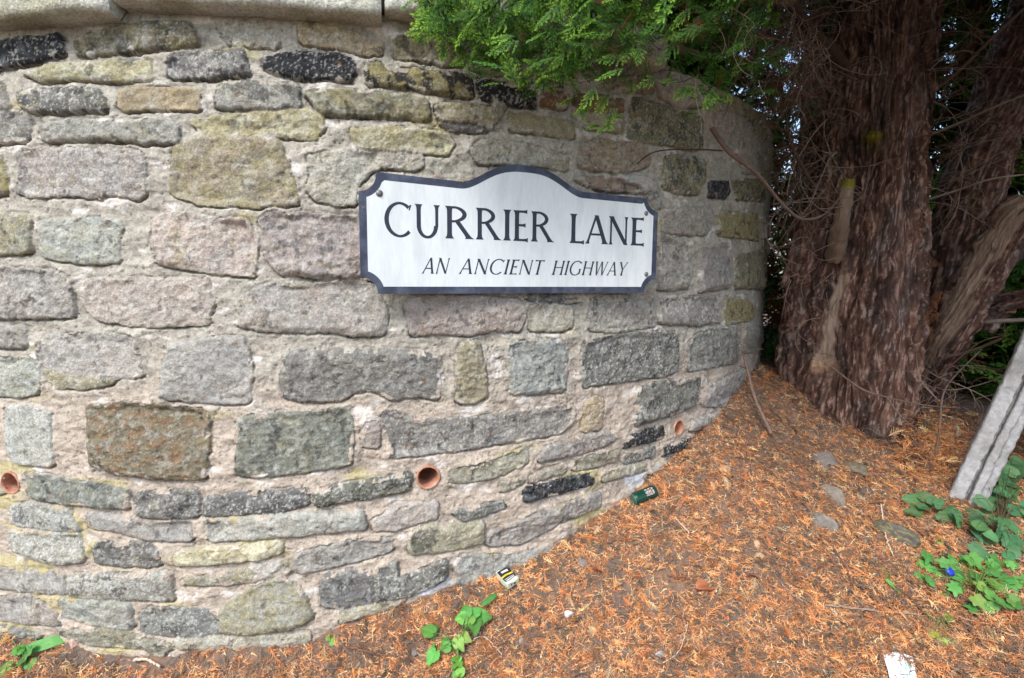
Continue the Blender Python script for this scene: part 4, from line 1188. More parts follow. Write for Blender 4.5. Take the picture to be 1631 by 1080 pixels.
fr_ = np.where(dk_, .0, 1) * np.where(e_, r.uniform(.5, 1, len(tips)), np.clip(r.normal(.25, .35, len(tips)), 0, 1)) * np.interp(tips[:, 0], [650, 900, 1100], [1.15, .85, .6])
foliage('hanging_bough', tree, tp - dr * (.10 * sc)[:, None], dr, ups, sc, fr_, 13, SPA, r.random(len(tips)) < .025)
# crown high over the wall end and the lane side, outside the picture: it shades the trunk
def cloud(n, lo, hi, seed, test=None):
    r = np.random.default_rng(seed); p = r.uniform(lo, hi, (n, 3))
    if test is not None: p = p[test(p, r)]
    m = len(p)
    d = np.stack([r.normal(0, 1, m), r.normal(0, 1, m), r.normal(-.5, .5, m)], -1); d /= np.linalg.norm(d, axis=1)[:, None]
    u = np.stack([r.normal(0, .5, m), r.normal(0, .5, m), np.ones(m)], -1)
    return p, d, u, r.uniform(.7, 1.4, m)
def frame_px(p):
    q = p - np.array([0, 0, CAM_Z]); yc = q[:, 1] * math.cos(PITCH) - q[:, 2] * math.sin(PITCH); zc = q[:, 2] * math.cos(PITCH) + q[:, 1] * math.sin(PITCH)
    return PW / 2 + FPX * q[:, 0] / yc, PH / 2 - FPX * zc / yc
def crown_test(p, r):
    rad = np.hypot((p[:, 0] - 1.55) / 1.75, (p[:, 1] - 2.25) / 1.5)
    hole = fbm(p[:, 0] / .35 + p[:, 2], p[:, 1] / .35 - p[:, 2] * .7, 820, 2) > .55
    return (rad < 1 - .12 * (p[:, 2] - 2.2)) & (rad > .12) & ~hole & (frame_px(p)[1] < np.where(frame_px(p)[0] < 1150, -40, -120) - 60 * r.random(len(p)))
p, d, u, s = cloud(21000, (-.3, .9, 1.7), (3.4, 3.9, 5.2), 21, crown_test)
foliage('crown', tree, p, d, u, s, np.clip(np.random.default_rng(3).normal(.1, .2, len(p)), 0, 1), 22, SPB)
p, d, u, s = cloud(4200, (.05, 1.75, 1.80), (1.4, 3.0, 2.9), 25, lambda p, r: (p[:, 2] > 1.80) & (frame_px(p)[0] < 1150))
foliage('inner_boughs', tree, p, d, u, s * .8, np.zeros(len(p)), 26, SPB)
# dark conifers behind
hl = [('row_conifer', (3.1, 3.9), 1.0, 'dense dark conifer standing behind the leaning trunk'), ('row_conifer', (2.2, 4.15), .95, 'dark conifer in the shade seen between the wall and the big trunk'), ('row_conifer', (3.55, 3.15), .85, 'dark green conifer beyond the concrete post at the right edge')]
for n_, (nm, (hx, hy), hr, lab) in enumerate(hl):
    z0 = float(gnd(hx, hy)); t_ = thing(nm, lab, 'tree', (hx, hy, z0), 'row of conifers behind')
    bark_tube('trunk', [np.array([hx, hy, z0 - .1]), np.array([hx + .03, hy, z0 + 1.5]), np.array([hx, hy, z0 + 4.6])], [.12, .10, .04], t_, 200 + n_, n=60, k=30)
    def ht(p, r, hx=hx, hy=hy, hr=hr, z0=z0, n_=n_):
        rad = np.hypot(p[:, 0] - hx, p[:, 1] - hy); hole = fbm(p[:, 0] / .22 + n_, p[:, 2] / .28 + p[:, 1], 840 + n_, 2) > (.62, .85, .7)[n_]
        return (rad < hr * (1.05 - .12 * (p[:, 2] - z0))) & (rad > hr * .35) & ~hole
    p, d, u, s = cloud(9000, (hx - hr, hy - hr, z0 + .1), (hx + hr, hy + hr, z0 + 4.6), 60 + n_, ht)
    foliage('crown', t_, p, d, u, s, np.clip(np.random.default_rng(n_).normal(.15, .2, len(p)), 0, 1), 70 + n_, SPB, np.random.default_rng(90 + n_).random(len(p)) < (.05, .55, .08)[n_])

# ------------------------------------------------------------------ concrete post and board fence at the right
pb = at(1534, 815, 1.80); view = np.array([pb[0], pb[1], 0]) / math.hypot(pb[0], pb[1])
side = np.array([view[1], -view[0], 0]); lean_d = side * math.sin(D2R(14)) + np.array([0, 0, math.cos(D2R(14))]) + view * .04
lean_d /= np.linalg.norm(lean_d); acr = np.cross(lean_d, -view); acr /= np.linalg.norm(acr); acr = acr if acr @ side > 0 else -acr
out = np.cross(acr, lean_d); out = out if out @ view < 0 else -out
post = thing('concrete_post', 'weathered grey concrete fence post with a long groove, leaning to the right', 'fence post', tuple(pb))
PS = .66
prof = [(-.078, -.10), (-.078, -.004), (-.072, .004), (-.030, .006), (-.016, .004), (-.014, -.002), (-.011, -.034), (-.003, -.035), (.0005, -.004), (.004, .001), (.030, .002), (.036, -.006), (.040, -.024), (.046, -.027), (.070, -.034), (.076, -.042), (.078, -.10)]
pr2 = []
for (a, b), (c, d) in zip(prof, prof[1:] + prof[:1]):
    m_ = max(1, int(math.hypot(c - a, d - b) / .006)); pr2 += [(a + (c - a) * t / m_, b + (d - b) * t / m_) for t in range(m_)]
pr2 = np.array(pr2) * np.array([PS, 1.0]); ll = np.arange(-.25, 1.15, .007)
A_, B_ = np.meshgrid(ll, np.arange(len(pr2)), indexing='ij')
nz = fbm(A_ / .03, B_ * .25, 950, 5, .6) * .0028 + fbm(A_ / .3, B_ * .02, 955, 2) * .003
wd = np.where((pr2[B_, 0] > -.02) & (pr2[B_, 0] < .003) & (pr2[B_, 1] < -.003), 1, 0) * sstep(.2, .9, A_) * -.02   # the groove opens upwards
V = (pr2[B_, 0] + nz)[..., None] * acr + (pr2[B_, 1] + nz + wd)[..., None] * out + A_[..., None] * lean_d
sp = Soup(); sp.add(V.reshape(-1, 3), grid_faces(len(ll), len(pr2)).reshape(-1, 4))
k = np.arange(len(ll) - 1); q = len(pr2)
sp.add(V.reshape(-1, 3), np.stack([k * q + q - 1, k * q, (k + 1) * q, (k + 1) * q + q - 1], 1))
for e in (0, len(ll) - 1):
    sp.add(np.concatenate([V[e], [V[e].mean(0)]]), np.stack([np.arange(q), (np.arange(q) + 1) % q, np.full(q, q)], 1))
sp.build('shaft', M_concrete, post)
fb = at(1640, 800, 2.0)
fence = thing('board_fence', 'brown weathered board fence behind the leaning concrete post at the right edge', 'fence', tuple(fb))
for i in range(7):
    x0, x1 = i * .112 - .03, i * .112 + .075
    sp = Soup(); n = 40
    tt = np.linspace(-.25, .75 + .01 * (i % 3), n)
    for (dx0, dx1, dy) in ((x0, x1, 0),):
        ring_ = np.array([[dx0, 0], [dx0 + .003, -.003], [dx1 - .003, -.003], [dx1, 0], [dx1, .018], [dx0, .018]])
        A_, B_ = np.meshgrid(tt, np.arange(6), indexing='ij')
        V = (ring_[B_, 0] + .002 * noise(A_ / .1, B_ * 1., 60 + i))[..., None] * acr + (ring_[B_, 1] + .01 * (i % 2))[..., None] * view + A_[..., None] * lean_d
        j = np.arange(6); f = []
        for a in range(n - 1): f += [(a * 6 + b, a * 6 + (b + 1) % 6, (a + 1) * 6 + (b + 1) % 6, (a + 1) * 6 + b) for b in range(6)]
        sp.add(V.reshape(-1, 3), np.array(f)); e = (n - 1) * 6
        sp.add(V[-1], np.array([[0, 1, 2, 5], [2, 3, 4, 5]]))
    sp.build('board', M_board, fence, False)

# ------------------------------------------------------------------ plants on the ground
def leaf_shape(kind, size, r):
    k, rings = 40, 5
    th = np.linspace(-np.pi, np.pi, k, endpoint=False)
    if kind == 'heart': rad = .62 * (1 + .32 * np.cos(th)) * (1 - .55 * np.exp(-((np.abs(th) - np.pi) / .30) ** 2)) + .30 * np.exp(-(th / .30) ** 2)
    elif kind == 'ivy':
        rad = .48 + sum(a * np.exp(-((th - c) / w) ** 2) for a, c, w in ((.46, 0, .34), (.27, 1.05, .32), (.27, -1.05, .32), (.16, 2.0, .36), (.16, -2.0, .36)))
        rad *= 1 - .5 * np.exp(-((np.abs(th) - np.pi) / .25) ** 2)
    elif kind == 'bramble': rad = (.50 + .42 * np.exp(-(th / .55) ** 2) + .05 * np.cos(2 * th)) * (1 + .055 * np.where(np.arange(k) % 2, 1, -1)) * (1 - .3 * np.exp(-((np.abs(th) - np.pi) / .3) ** 2))
    elif kind == 'round': rad = .62 + .12 * np.cos(th) - .1 * np.exp(-((np.abs(th) - np.pi) / .3) ** 2)
    else: rad = .26 / np.sqrt((.27 * np.cos(th)) ** 2 + np.sin(th) ** 2 + 1e-6) * .95; rad = np.minimum(rad, .95)
    rad = rad * (1 + (.03 if kind in ('heart', 'ivy', 'round') else .008) * r.normal(size=k))
    V, C = [np.zeros((1, 3))], [1.0]
    base = {'long': L(104, 176, 96), 'heart': L(108, 184, 86), 'ivy': L(98, 168, 82), 'bramble': L(88, 140, 90), 'round': L(122, 186, 84)}[kind] * r.uniform(.6, 1.2) * np.array([r.uniform(.85, 1.25) * (1.7 if r.random() < .1 else 1), 1, r.uniform(.8, 1.1)])
    cols = [base * 1.15]
    droop, fold, wav = r.uniform(.1, .3), r.uniform(.1, .4), r.uniform(.01, .035)
    for j in range(1, rings + 1):
        q = rad * j / rings; x, y = q * np.cos(th), q * np.sin(th)
        z = -droop * x * np.abs(x) * .6 + fold * np.abs(y) - .18 * q ** 2 + wav * np.sin(th * 5 + j) * q
        vein = np.exp(-(np.sin(th * (3 if kind != 'long' else 1)) / .22) ** 2) * .35
        if kind == 'bramble': z = z + .03 * np.abs(np.sin(th * 7)) * q; vein = vein * .6 + .12 * np.cos(th * 14)
        V.append(np.stack([x, y, z], -1)); cols.append(base[None] * (1 + .5 * vein[:, None] - .12 * (j == rings)))
    V = np.concatenate(V); C = np.concatenate([cols[0][None]] + cols[1:])
    V[:, 0] += rad[0 if kind != 'x' else 0] * .9          # petiole end at the origin
    V = V / 1.6 * size
    f = [(0, 1 + i, 1 + (i + 1) % k, 1 + (i + 1) % k) for i in range(k)]
    for j in range(rings - 1):
        f += [(1 + j * k + i, 1 + (j + 1) * k + i, 1 + (j + 1) * k + (i + 1) % k, 1 + j * k + (i + 1) % k) for i in range(k)]
    f = np.array(f); t = f[:, 2] == f[:, 3]; qd = f[~t]
    return V, np.concatenate([f[t][:, :3], qd[:, :3], qd[:, [0, 2, 3]]]), np.clip(C, .003, .7)
def plant(name, label, cat, root, leaves, seed, group=None, stemc=L(120, 160, 80)):
    """leaves: (px, py, length in px, direction in degrees, kind, lift in metres)"""
    r = np.random.default_rng(seed); rp = on_ground(*root)[0]; rp[2] = gnd(rp[0], rp[1])
    t = thing(name, label, cat, tuple(rp), group); sp = Soup()
    for (px, py, ln, an, kd, lift) in leaves:
        g = on_ground(px, py)[0]; cdir = np.array([0, 0, CAM_Z]) - g; cd = np.linalg.norm(cdir)
        c = g + cdir / cd * lift
        size = ln / FPX * c[1] * {'bramble': 1.05, 'ivy': 1.05}.get(kd, 1.12)
        a = D2R(an); x = np.array([math.cos(a), math.sin(a) * .75, math.sin(a) * .5]); x /= np.linalg.norm(x)
        n = np.array([r.normal(0, .42), -.65 + r.normal(0, .35), .75]); 
        Rm = frame(x[None], n[None])[0]
        V, Fc, C = leaf_shape(kd, size, r)
        b = c - Rm @ np.array([size * .5, 0, 0])
        mk('leaf', V @ Rm.T + b - rp, Fc, M_leaf, t, C)
        mid = (b + rp) / 2 + np.array([0, 0, .012 + lift * .3])
        st_ = catmull([rp - np.array([0, 0, .004]), mid, b + Rm @ np.array([size * .03, 0, -.0005])], 14)
        Vt, Ft = tube(st_ - rp, np.linspace(.0011, .0007, 14), 5, False); sp.add(Vt, Ft, stemc * r.uniform(.8, 1.1))
    sp.build('stem', M_leaf, t)
    return t
def M2(x, y): return 400 + x / 3.857, 800 + y / 3.857
wl = [(1070, 775, 28, 150, 'heart', .03), (1130, 792, 22, 75, 'long', .03), (1203, 838, 17, 70, 'heart', .035), (1180, 893, 20, 190, 'heart', .03), (1225, 910, 14, 280, 'round', .025), (1100, 965, 27, 240, 'heart', .03), (1118, 905, 20, 95, 'long', .03),
      (1312, 650, 25, 110, 'heart', .05), (1392, 662, 24, 50, 'heart', .05), (1278, 715, 24, 190, 'heart', .045), (1318, 745, 20, 220, 'round', .05), (1378, 772, 30, 280, 'heart', .055), (1445, 705, 24, 350, 'heart', .045), (1462, 598, 28, 40, 'long', .04),
      (1330, 842, 21, 330, 'heart', .04), (1285, 882, 25, 300, 'heart', .04), (1235, 968, 14, 200, 'round', .03), (1282, 950, 15, 60, 'round', .035), (1240, 1012, 18, 230, 'round', .03), (1285, 1000, 16, 300, 'round', .03), (1292, 1055, 20, 300, 'round', .03), (1250, 1068, 20, 220, 'round', .03), (1350, 700, 20, 90, 'heart', .06), (1420, 740, 18, 320, 'round', .04)]
plant('weed', 'leafy bright green heart-leaved weed in the needles below the cigarette packet', 'weed', M2(1275, 930), [(*M2(a, b), c, d, e, f) for a, b, c, d, e, f in wl], 1)
plant('weed', 'green weed with one long leaf at the foot of the wall, bottom left corner', 'weed', (32, 1050),
      [(68, 1027, 56, 22, 'long', .03), (32, 1030, 20, 100, 'heart', .03), (38, 1050, 34, 270, 'ivy', .03), (25, 1060, 24, 230, 'ivy', .025), (48, 1062, 22, 300, 'heart', .02), (6, 1015, 28, 160, 'bramble', .02), (4, 1070, 24, 220, 'heart', .02)], 2)
plant('weed', 'tiny dark green seedling near the foot of the wall, left of the heart-leaved weed', 'weed', (525, 1023), [(523, 1014, 13, 130, 'round', .012), (533, 1022, 14, 10, 'round', .012), (532, 1006, 9, 60, 'round', .012)], 3)
plant('weed', 'small light green seedling of four round leaves between ivy and bramble', 'weed', (1496, 866), [(1492, 861, 16, 150, 'round', .014), (1503, 856, 14, 60, 'round', .014), (1502, 873, 18, 330, 'round', .014), (1490, 850, 9, 110, 'round', .012)], 4)
plant('weed', 'small weed of oval leaves lying below the ivy patch', 'weed', (1496, 995), [(1476, 1008, 30, 190, 'round', .02), (1484, 985, 22, 110, 'long', .02), (1513, 980, 22, 70, 'round', .02), (1504, 1027, 18, 280, 'round', .015), (1530, 1034, 40, 320, 'bramble', .02), (1507, 990, 16, 95, 'long', .015)], 6)
plant('weed', 'single narrow green shoot left of the ivy patch on bare needles', 'weed', (1418, 928), [(1424, 934, 26, 300, 'long', .012), (1409, 909, 15, 110, 'long', .012)], 7)
r = np.random.default_rng(44)
iv = []
for (x, y, s_) in ((1478, 895, 34), (1495, 893, 26), (1480, 917, 30), (1465, 912, 24), (1515, 897, 30), (1520, 912, 26), (1535, 918, 36), (1545, 905, 32), (1560, 900, 36), (1568, 892, 30), (1580, 905, 28), (1590, 900, 26), (1600, 915, 30), (1535, 938, 34), (1522, 945, 26),
                   (1548, 955, 32), (1570, 945, 36), (1585, 935, 32), (1600, 940, 30), (1610, 930, 28), (1590, 955, 34), (1565, 965, 32), (1612, 955, 30), (1605, 965, 32), (1618, 940, 26), (1558, 925, 30), (1575, 922, 28), (1540, 965, 28), (1625, 965, 24), (1596, 926, 24), (1512, 932, 24), (1505, 905, 22), (1550, 888, 22), (1614, 905, 22), (1622, 920, 22)):
    iv.append((x, y, s_ * .9, r.uniform(0, 360), 'ivy', r.uniform(.02, .06)))
for q in range(16): iv.append((r.uniform(1470, 1631), r.uniform(890, 972), r.uniform(18, 30), r.uniform(0, 360), 'ivy', r.uniform(.01, .05)))
plant('ivy', 'patch of bright green lobed ivy leaves on the needles at the right', 'ivy', (1555, 945), iv, 8)
br = []
for q in range(26): br.append((r.uniform(1560, 1640), r.uniform(735, 890), r.uniform(24, 40), r.uniform(0, 360), 'bramble', r.uniform(.02, .12)))
for (x, y, s_, a) in ((1450, 795, 34, 160), (1470, 790, 36, 130), (1490, 795, 34, 60), (1500, 800, 30, 20), (1460, 818, 34, 250), (1448, 815, 26, 190), (1476, 808, 28, 320), (1505, 822, 40, 200), (1528, 830, 34, 250), (1515, 812, 30, 90), (1550, 815, 30, 120), (1548, 838, 28, 300),
                      (1590, 765, 44, 140), (1612, 760, 42, 60), (1620, 745, 36, 80), (1600, 745, 34, 120), (1590, 790, 38, 220), (1614, 790, 38, 320), (1625, 780, 34, 0), (1580, 805, 32, 200), (1604, 815, 36, 260), (1625, 815, 36, 330), (1575, 830, 30, 190), (1598, 838, 34, 250), (1620, 845, 44, 280), (1605, 862, 36, 250), (1628, 870, 40, 300), (1618, 882, 30, 260), (1570, 815, 24, 90), (1630, 735, 30, 60), (1560, 845, 22, 220), (1590, 852, 26, 180)):
    br.append((x, y, s_ * .95, a + r.normal(0, 15), 'bramble', r.uniform(.03, .10)))
plant('bramble', 'dark green bramble leaves climbing round the foot of the concrete post', 'bramble', (1590, 850), br, 9, None, L(110, 96, 70))

# ------------------------------------------------------------------ loose rocks
def rock(label, cat, px, py, w, h, col, seed, yel=0, flat=.6, sink=.3,  name='rock', group=None, rotz=None):
    g = on_ground(px, py)[0]; g[2] = gnd(g[0], g[1]); r = np.random.default_rng(seed)
    W_ = w / FPX * g[1]; H_ = h / FPX * g[1]
    nu, nv = 56, 30
    A, B = np.meshgrid(np.arange(nu) * 2 * np.pi / nu, np.linspace(.001, np.pi - .001, nv), indexing='ij')
    D = np.stack([np.cos(A) * np.sin(B), np.sin(A) * np.sin(B), np.cos(B)], -1)
    W_, H_ = (W_ * .8, H_ * .7) if name == 'pebble' else (W_ * .84, H_ * .9)
    rad = np.full(A.shape, 1.6)
    for i in range(11 if name == 'pebble' else 8):
        n = r.normal(0, 1, 3); n /= np.linalg.norm(n); dn = D @ n
        rad = np.where(dn > .05, np.minimum(rad, r.uniform(.72, 1.0) / np.maximum(dn, .05)), rad)
    rad = np.minimum(rad, 1.2) * (1 + .05 * fbm(np.cos(A) * 2.2 + 5, np.sin(A) * 2.2 + B * 2, seed, 4))
    V = D * rad[..., None] * np.array([W_ * .5, max(H_ * .8, W_ * .45), H_ * flat])
    V = V.reshape(-1, 3); c = np.array(col)[None] * (1 + .25 * fbm(A.ravel() * 2, B.ravel() * 3, seed + 2, 3))[:, None]
    if yel:
        m = (sstep(.0, .4, fbm(A.ravel() * 3, B.ravel() * 4, seed + 5, 5, .7)) * yel)[:, None]; c = c * (1 - m) + L(172, 156, 80) * m
    o = mk(name, V, grid_faces(nu, nv, True), M_rock, None, np.clip(c, .01, .8))
    o.location = g + np.array([0, 0, H_ * flat * (.05 - sink)]); o.rotation_euler = (r.normal(0, .2), r.normal(0, .2), r.uniform(0, 6) if rotz is None else rotz)
    return tag(o, label, cat, group)
rock('dark slate rock with yellow lichen lying left of the bramble leaves', 'rock', 1425, 848, 62, 42, L(92, 90, 86), 1, .45, .5, .3, rotz=.4)
rock('grey rock half buried in needles below the trunk', 'rock', 1306, 838, 26, 32, L(142, 136, 128), 2, 0, .8, .2)
rock('small upright grey rock close under the big trunk', 'rock', 1326, 793, 20, 32, L(146, 136, 124), 3, 0, .8, .2)
rock('flat pale grey rock against the left of the trunk foot', 'rock', 1312, 738, 38, 30, L(134, 124, 118), 4, 0, .7, .2)
rock('long flat grey-brown rock along the foot of the trunk', 'rock', 1358, 750, 48, 22, L(118, 108, 96), 5, .2, .6, .2, rotz=-.5)
rock('mossy green rock on the needle heap right of the trunk', 'rock', 1465, 690, 44, 26, L(120, 122, 66), 6, .3, .7, -.2, rotz=-.2)
rock('small mossy rock touching the trunk beside the needle heap', 'rock', 1436, 674, 26, 18, L(110, 112, 60), 7, .3, .7, -.3)
rock('tan stone lump high on the needle slope near the wall', 'pebble', 1155, 750, 26, 15, L(190, 150, 110), 8, 0, .6, .1, 'pebble')
rock('white angular pebble right of the heart-leaved weed', 'pebble', 905, 988, 11, 15, L(226, 222, 218), 9, 0, .7, .1, 'pebble')
rock('yellowish pebble a little right of the white angular pebble', 'pebble', 945, 1010, 14, 13, L(214, 190, 140), 10, 0, .7, .1, 'pebble')
rock('upper of two tan pebbles in the middle of the slope', 'pebble', 1206, 868, 15, 12, L(204, 168, 132), 11, 0, .7, .1, 'pebble')
rock('lower of two tan pebbles in the middle of the slope', 'pebble', 1208, 888, 22, 14, L(196, 162, 128), 12, 0, .6, .1, 'pebble')
rock('small round dark grey pebble left of the heart-leaved weed', 'pebble', 661, 1042, 13, 14, L(128, 120, 114), 13, 0, .8, .1, 'pebble')
rock('pinkish stone chip at the wall foot, right of the long-leaved weed', 'pebble', 121, 1026, 22, 22, L(222, 186, 168), 14, 0, .8, .1, 'pebble')
rock('bluish grey pebble low on the slope, right of the heart-leaved weed', 'pebble', 831, 1026, 13, 16, L(160, 154, 146), 15, 0, .6, .1, 'pebble')
rock('grey flat pebble in the bare dark soil below the wall', 'pebble', 927, 901, 20, 18, L(146, 138, 132), 16, 0, .4, .2, 'pebble')
rock('pale blue-grey pebble near the bottom edge of the slope', 'pebble', 1051, 1046, 13, 15, L(176, 174, 170), 17, 0, .6, .1, 'pebble')

# ------------------------------------------------------------------ sticks and twigs
def stick(name, label, cat, pts, r0, r1, col, group=None, lift=.014, depth=None):
    if depth is None: P_ = np.array([on_ground(x, y)[0] for x, y in pts]); P_[:, 2] = gnd(P_[:, 0], P_[:, 1]) + lift
    else: P_ = np.array([at(x, y, d) for (x, y), d in zip(pts, depth)])
    o = P_[0].copy(); n = 44; cv = catmull(P_, n) - o
    t = np.arange(n); cv = cv + .0035 * np.stack([noise(t * .4, t * 0 + k, len(label)) for k in (1., 4., 9.)], -1)
    V, Fc = tube(cv, np.linspace(r0, r1, n) * (1 + .18 * noise(t * .8, t * 0., 3)), 7)
    ob = mk(name, V, Fc, M_twig, None, np.array(col)[None] * (1 + .3 * noise(V[:, 0] * 150, V[:, 1] * 150, 4))[:, None])
    ob.location = o
    return tag(ob, label, cat, group)
TB, TG, TW = L(132, 96, 78), L(158, 140, 126), L(216, 200, 180)
stick('stick', 'grey-brown stick propped upright against the right end of the wall', 'stick', [(1183, 560), (1192, 595), (1203, 635), (1228, 690)], .0045, .0075, L(138, 116, 104), None, 0, [2.20, 2.16, 2.10, 2.02])
gt = 'twigs lying on the needles'
tws = [('long grey twig lying level below the middle of the slope', [(1312, 975), (1380, 984), (1462, 992)], .0032, .002, TG),
       ('brown twig low on the slope left of the heart-leaved weed', [(553, 1040), (600, 1053), (632, 1061)], .003, .0022, TB),
       ('pale bent twig standing beside the dark slate rock', [(1402, 815), (1411, 865), (1423, 898)], .0022, .0016, TW),
       ('forked pale twig above the half buried grey rock', [(1304, 822), (1320, 842), (1345, 868)], .002, .0013, TG),
       ('brown twig running downhill from the half buried grey rock', [(1325, 880), (1348, 915), (1359, 952)], .002, .0014, TB),
       ('thin twig stretched downhill under the ivy patch', [(1490, 940), (1535, 975), (1570, 1010)], .0022, .0015, TB),
       ('short pale twig in the bare soil below the wall', [(1075, 832), (1098, 856)], .0022, .0014, TW),
       ('thin reddish twig slanting down the heap below the propped stick', [(1192, 700), (1182, 755), (1176, 800)], .0022, .0015, L(160, 110, 96)),
       ('thin level twig right of the yellow leaf', [(1062, 930), (1090, 931), (1124, 930)], .0016, .001, TB),
       ('grey twig left of the long grey twig', [(1243, 942), (1262, 955), (1285, 970)], .0022, .0014, TG),
       ('white peeled twig stub at the bottom left near the wall', [(213, 1064), (235, 1065), (257, 1070)], .004, .003, TW),
       ('pale twig running under the ivy towards the right edge', [(1562, 880), (1600, 892), (1640, 910)], .0022, .0016, TG),
       ('curved fine twig near the bottom edge, middle of the slope', [(1056, 1070), (1080, 1050), (1092, 1020), (1095, 1000)], .0012, .0009, TW),
       ('thin brown twig above the brown weed twig at bottom left', [(610, 965), (640, 990), (660, 1010)], .0016, .001, TB),
       ('fine pale twig right of the heart-leaved weed', [(742, 1035), (770, 1031), (800, 1057)], .0013, .0009, TW),
       ('dark twig crossing the needles below the pale bent twig', [(1425, 945), (1448, 962), (1470, 985)], .0022, .0014, TB)]
for lb, pts, a, b, c in tws: stick('twig', lb, 'twig', pts, a, b, c, gt)
stick('stick', 'short brown stick poking out of the joint between coping slabs', 'stick', [(190, 4), (215, 12), (247, 26)], .006, .004, L(140, 96, 72), None, 0, [1.42, 1.42, 1.455])
for lb, pts in (('left of two dry grass stems hanging over the coping', [(84, 5), (86, 25), (84, 52)]), ('right of two dry grass stems hanging over the coping', [(115, -8), (117, 20), (120, 52)])):
    stick('grass_stem', lb, 'grass stem', pts, .0009, .0005, L(205, 180, 130), 'dry grass stems', 0, [1.36, 1.39, 1.41])

# ------------------------------------------------------------------ fallen leaves
def fallen(label, px, py, ln, ang, col, seed, wide=.5):
    r = np.random.default_rng(seed); g = on_ground(px, py)[0]; g[2] = gnd(g[0], g[1]) + .006
    size = ln / FPX * g[1] * 1.15; n, m = 14, 7
    T, S_ = np.meshgrid(np.linspace(0, 1, n), np.linspace(-1, 1, m), indexing='ij')
    w = wide * .5 * np.sin(np.pi * T ** .85) ** .8 * (1 + .1 * noise(T * 9, T * 0, seed))
    X, Y_ = T - .5, S_ * w
    Z = .18 * np.abs(S_) * w * 2 + .12 * np.sin(T * 4 + seed) + .03 * noise(T * 5, S_ * 3, seed)
    V = np.stack([X, Y_, Z], -1).reshape(-1, 3) * size
    c = np.array(col)[None] * (1 + .22 * noise(T.ravel() * 6, S_.ravel() * 4, seed + 1) - .2 * np.exp(-(S_.ravel() / .12) ** 2))[:, None]
    o = mk('fallen_leaf', V, grid_faces(n, m), M_leaf, None, np.clip(c, .01, .8)); o.location = g
    o.rotation_euler = (r.normal(.35, .2), r.normal(0, .2), D2R(ang))
    return tag(o, label, 'leaf', 'fallen leaves on the needles')
for i, a in enumerate((('pointed yellow fallen leaf in the middle of the slope', 1124, 878, 20, 120, L(230, 200, 90)), ('broad reddish brown fallen leaf below the yellow one', 1124, 942, 34, 15, L(200, 128, 92), .65),
          ('curled rust brown fallen leaf in bare soil under the wall', 958, 914, 28, 20, L(170, 92, 62), .4), ('pinkish brown fallen leaf below the dark slate rock', 1402, 888, 24, 60, L(190, 136, 116)),
          ('round tan fallen leaf right of the pinkish brown one', 1450, 886, 15, 130, L(214, 166, 140), .8), ('small tan fallen leaf left of the grey twig fork', 1274, 890, 17, 100, L(222, 172, 130), .45),
          ('cream fallen leaf scrap above the small oval-leaved weed', 1465, 960, 12, 160, L(228, 206, 160), .7), ('brown fallen leaf right of the broad reddish one', 1196, 925, 22, 140, L(182, 116, 88), .6),
          ('rusty fallen leaf at the wall foot beside the green can', 948, 812, 18, 170, L(196, 110, 72), .4), ('grey brown fallen leaf left of the cream scrap', 1475, 967, 16, 80, L(168, 136, 116), .6))):
    fallen(*a[:6], 50 + i, *(a[6:]))

# ------------------------------------------------------------------ dropped rubbish
def grid_box(sx, sy, sz, n, colf, jit, seed):
    """box with a coloured grid on every face; colf(face,u,v) -> colour"""
    sp = Soup()
    for fi, (o, a, b) in enumerate((((0, 0, 1), (1, 0, 0), (0, 1, 0)), ((0, 0, -1), (1, 0, 0), (0, -1, 0)), ((0, -1, 0), (1, 0, 0), (0, 0, 1)), ((0, 1, 0), (-1, 0, 0), (0, 0, 1)), ((1, 0, 0), (0, 1, 0), (0, 0, 1)), ((-1, 0, 0), (0, -1, 0), (0, 0, 1)))):
        U, V_ = np.meshgrid(np.linspace(-1, 1, n), np.linspace(-1, 1, n), indexing='ij')
        P_ = np.array(o, float) + U[..., None] * np.array(a, float) + V_[..., None] * np.array(b, float)
        P_ = P_ / (np.abs(P_) ** 14).sum(-1, keepdims=True) ** (1 / 14.)
        P_ = P_ * np.array([sx, sy, sz]) / 2
        P_ = P_ + jit * np.stack([noise(P_[..., 0] * 40 + 3 * k, P_[..., 1] * 40 + P_[..., 2] * 60, seed + k) for k in range(3)], -1)
        sp.add(P_.reshape(-1, 3), grid_faces(n, n), np.array([colf(fi, u, v) for u, v in zip(U.ravel(), V_.ravel())]))
    return sp
def pk(fi, u, v):
    bl, wh, ye = L(44, 44, 48), L(230, 232, 224), L(226, 196, 50)
    if fi == 0:
        if u < -.86 or u > .92: return wh
        if -.62 < u < -.34 and -.55 < v < .6: return wh
        if -.10 < u < .10: return ye
        if .3 < u < .36 and abs(v) < .8 or .46 < u < .52 and abs(v) < .7: return wh
        if u > .64: return L(214, 222, 206)
        return bl
    if fi in (2, 4, 5): 
        if fi == 4 and abs(u + .3) < .12 and abs(v) < .4: return L(190, 50, 50)
        if fi == 4 and abs(u - .25) < .16 and abs(v) < .45: return L(60, 60, 60)
        return L(206, 218, 196)
    return L(190, 190, 182)
g = on_ground(808, 930)[0]; g[2] = gnd(g[0], g[1]) + .012
pkt = tag(grid_box(.062, .044, .022, 46, pk, .0022, 5).build('cigarette_packet', M_card), 'crushed cigarette packet, black with a yellow stripe, against the foot of the wall', 'packet')
pkt.location = g; pkt.rotation_euler = (D2R(10), D2R(12), D2R(-52))
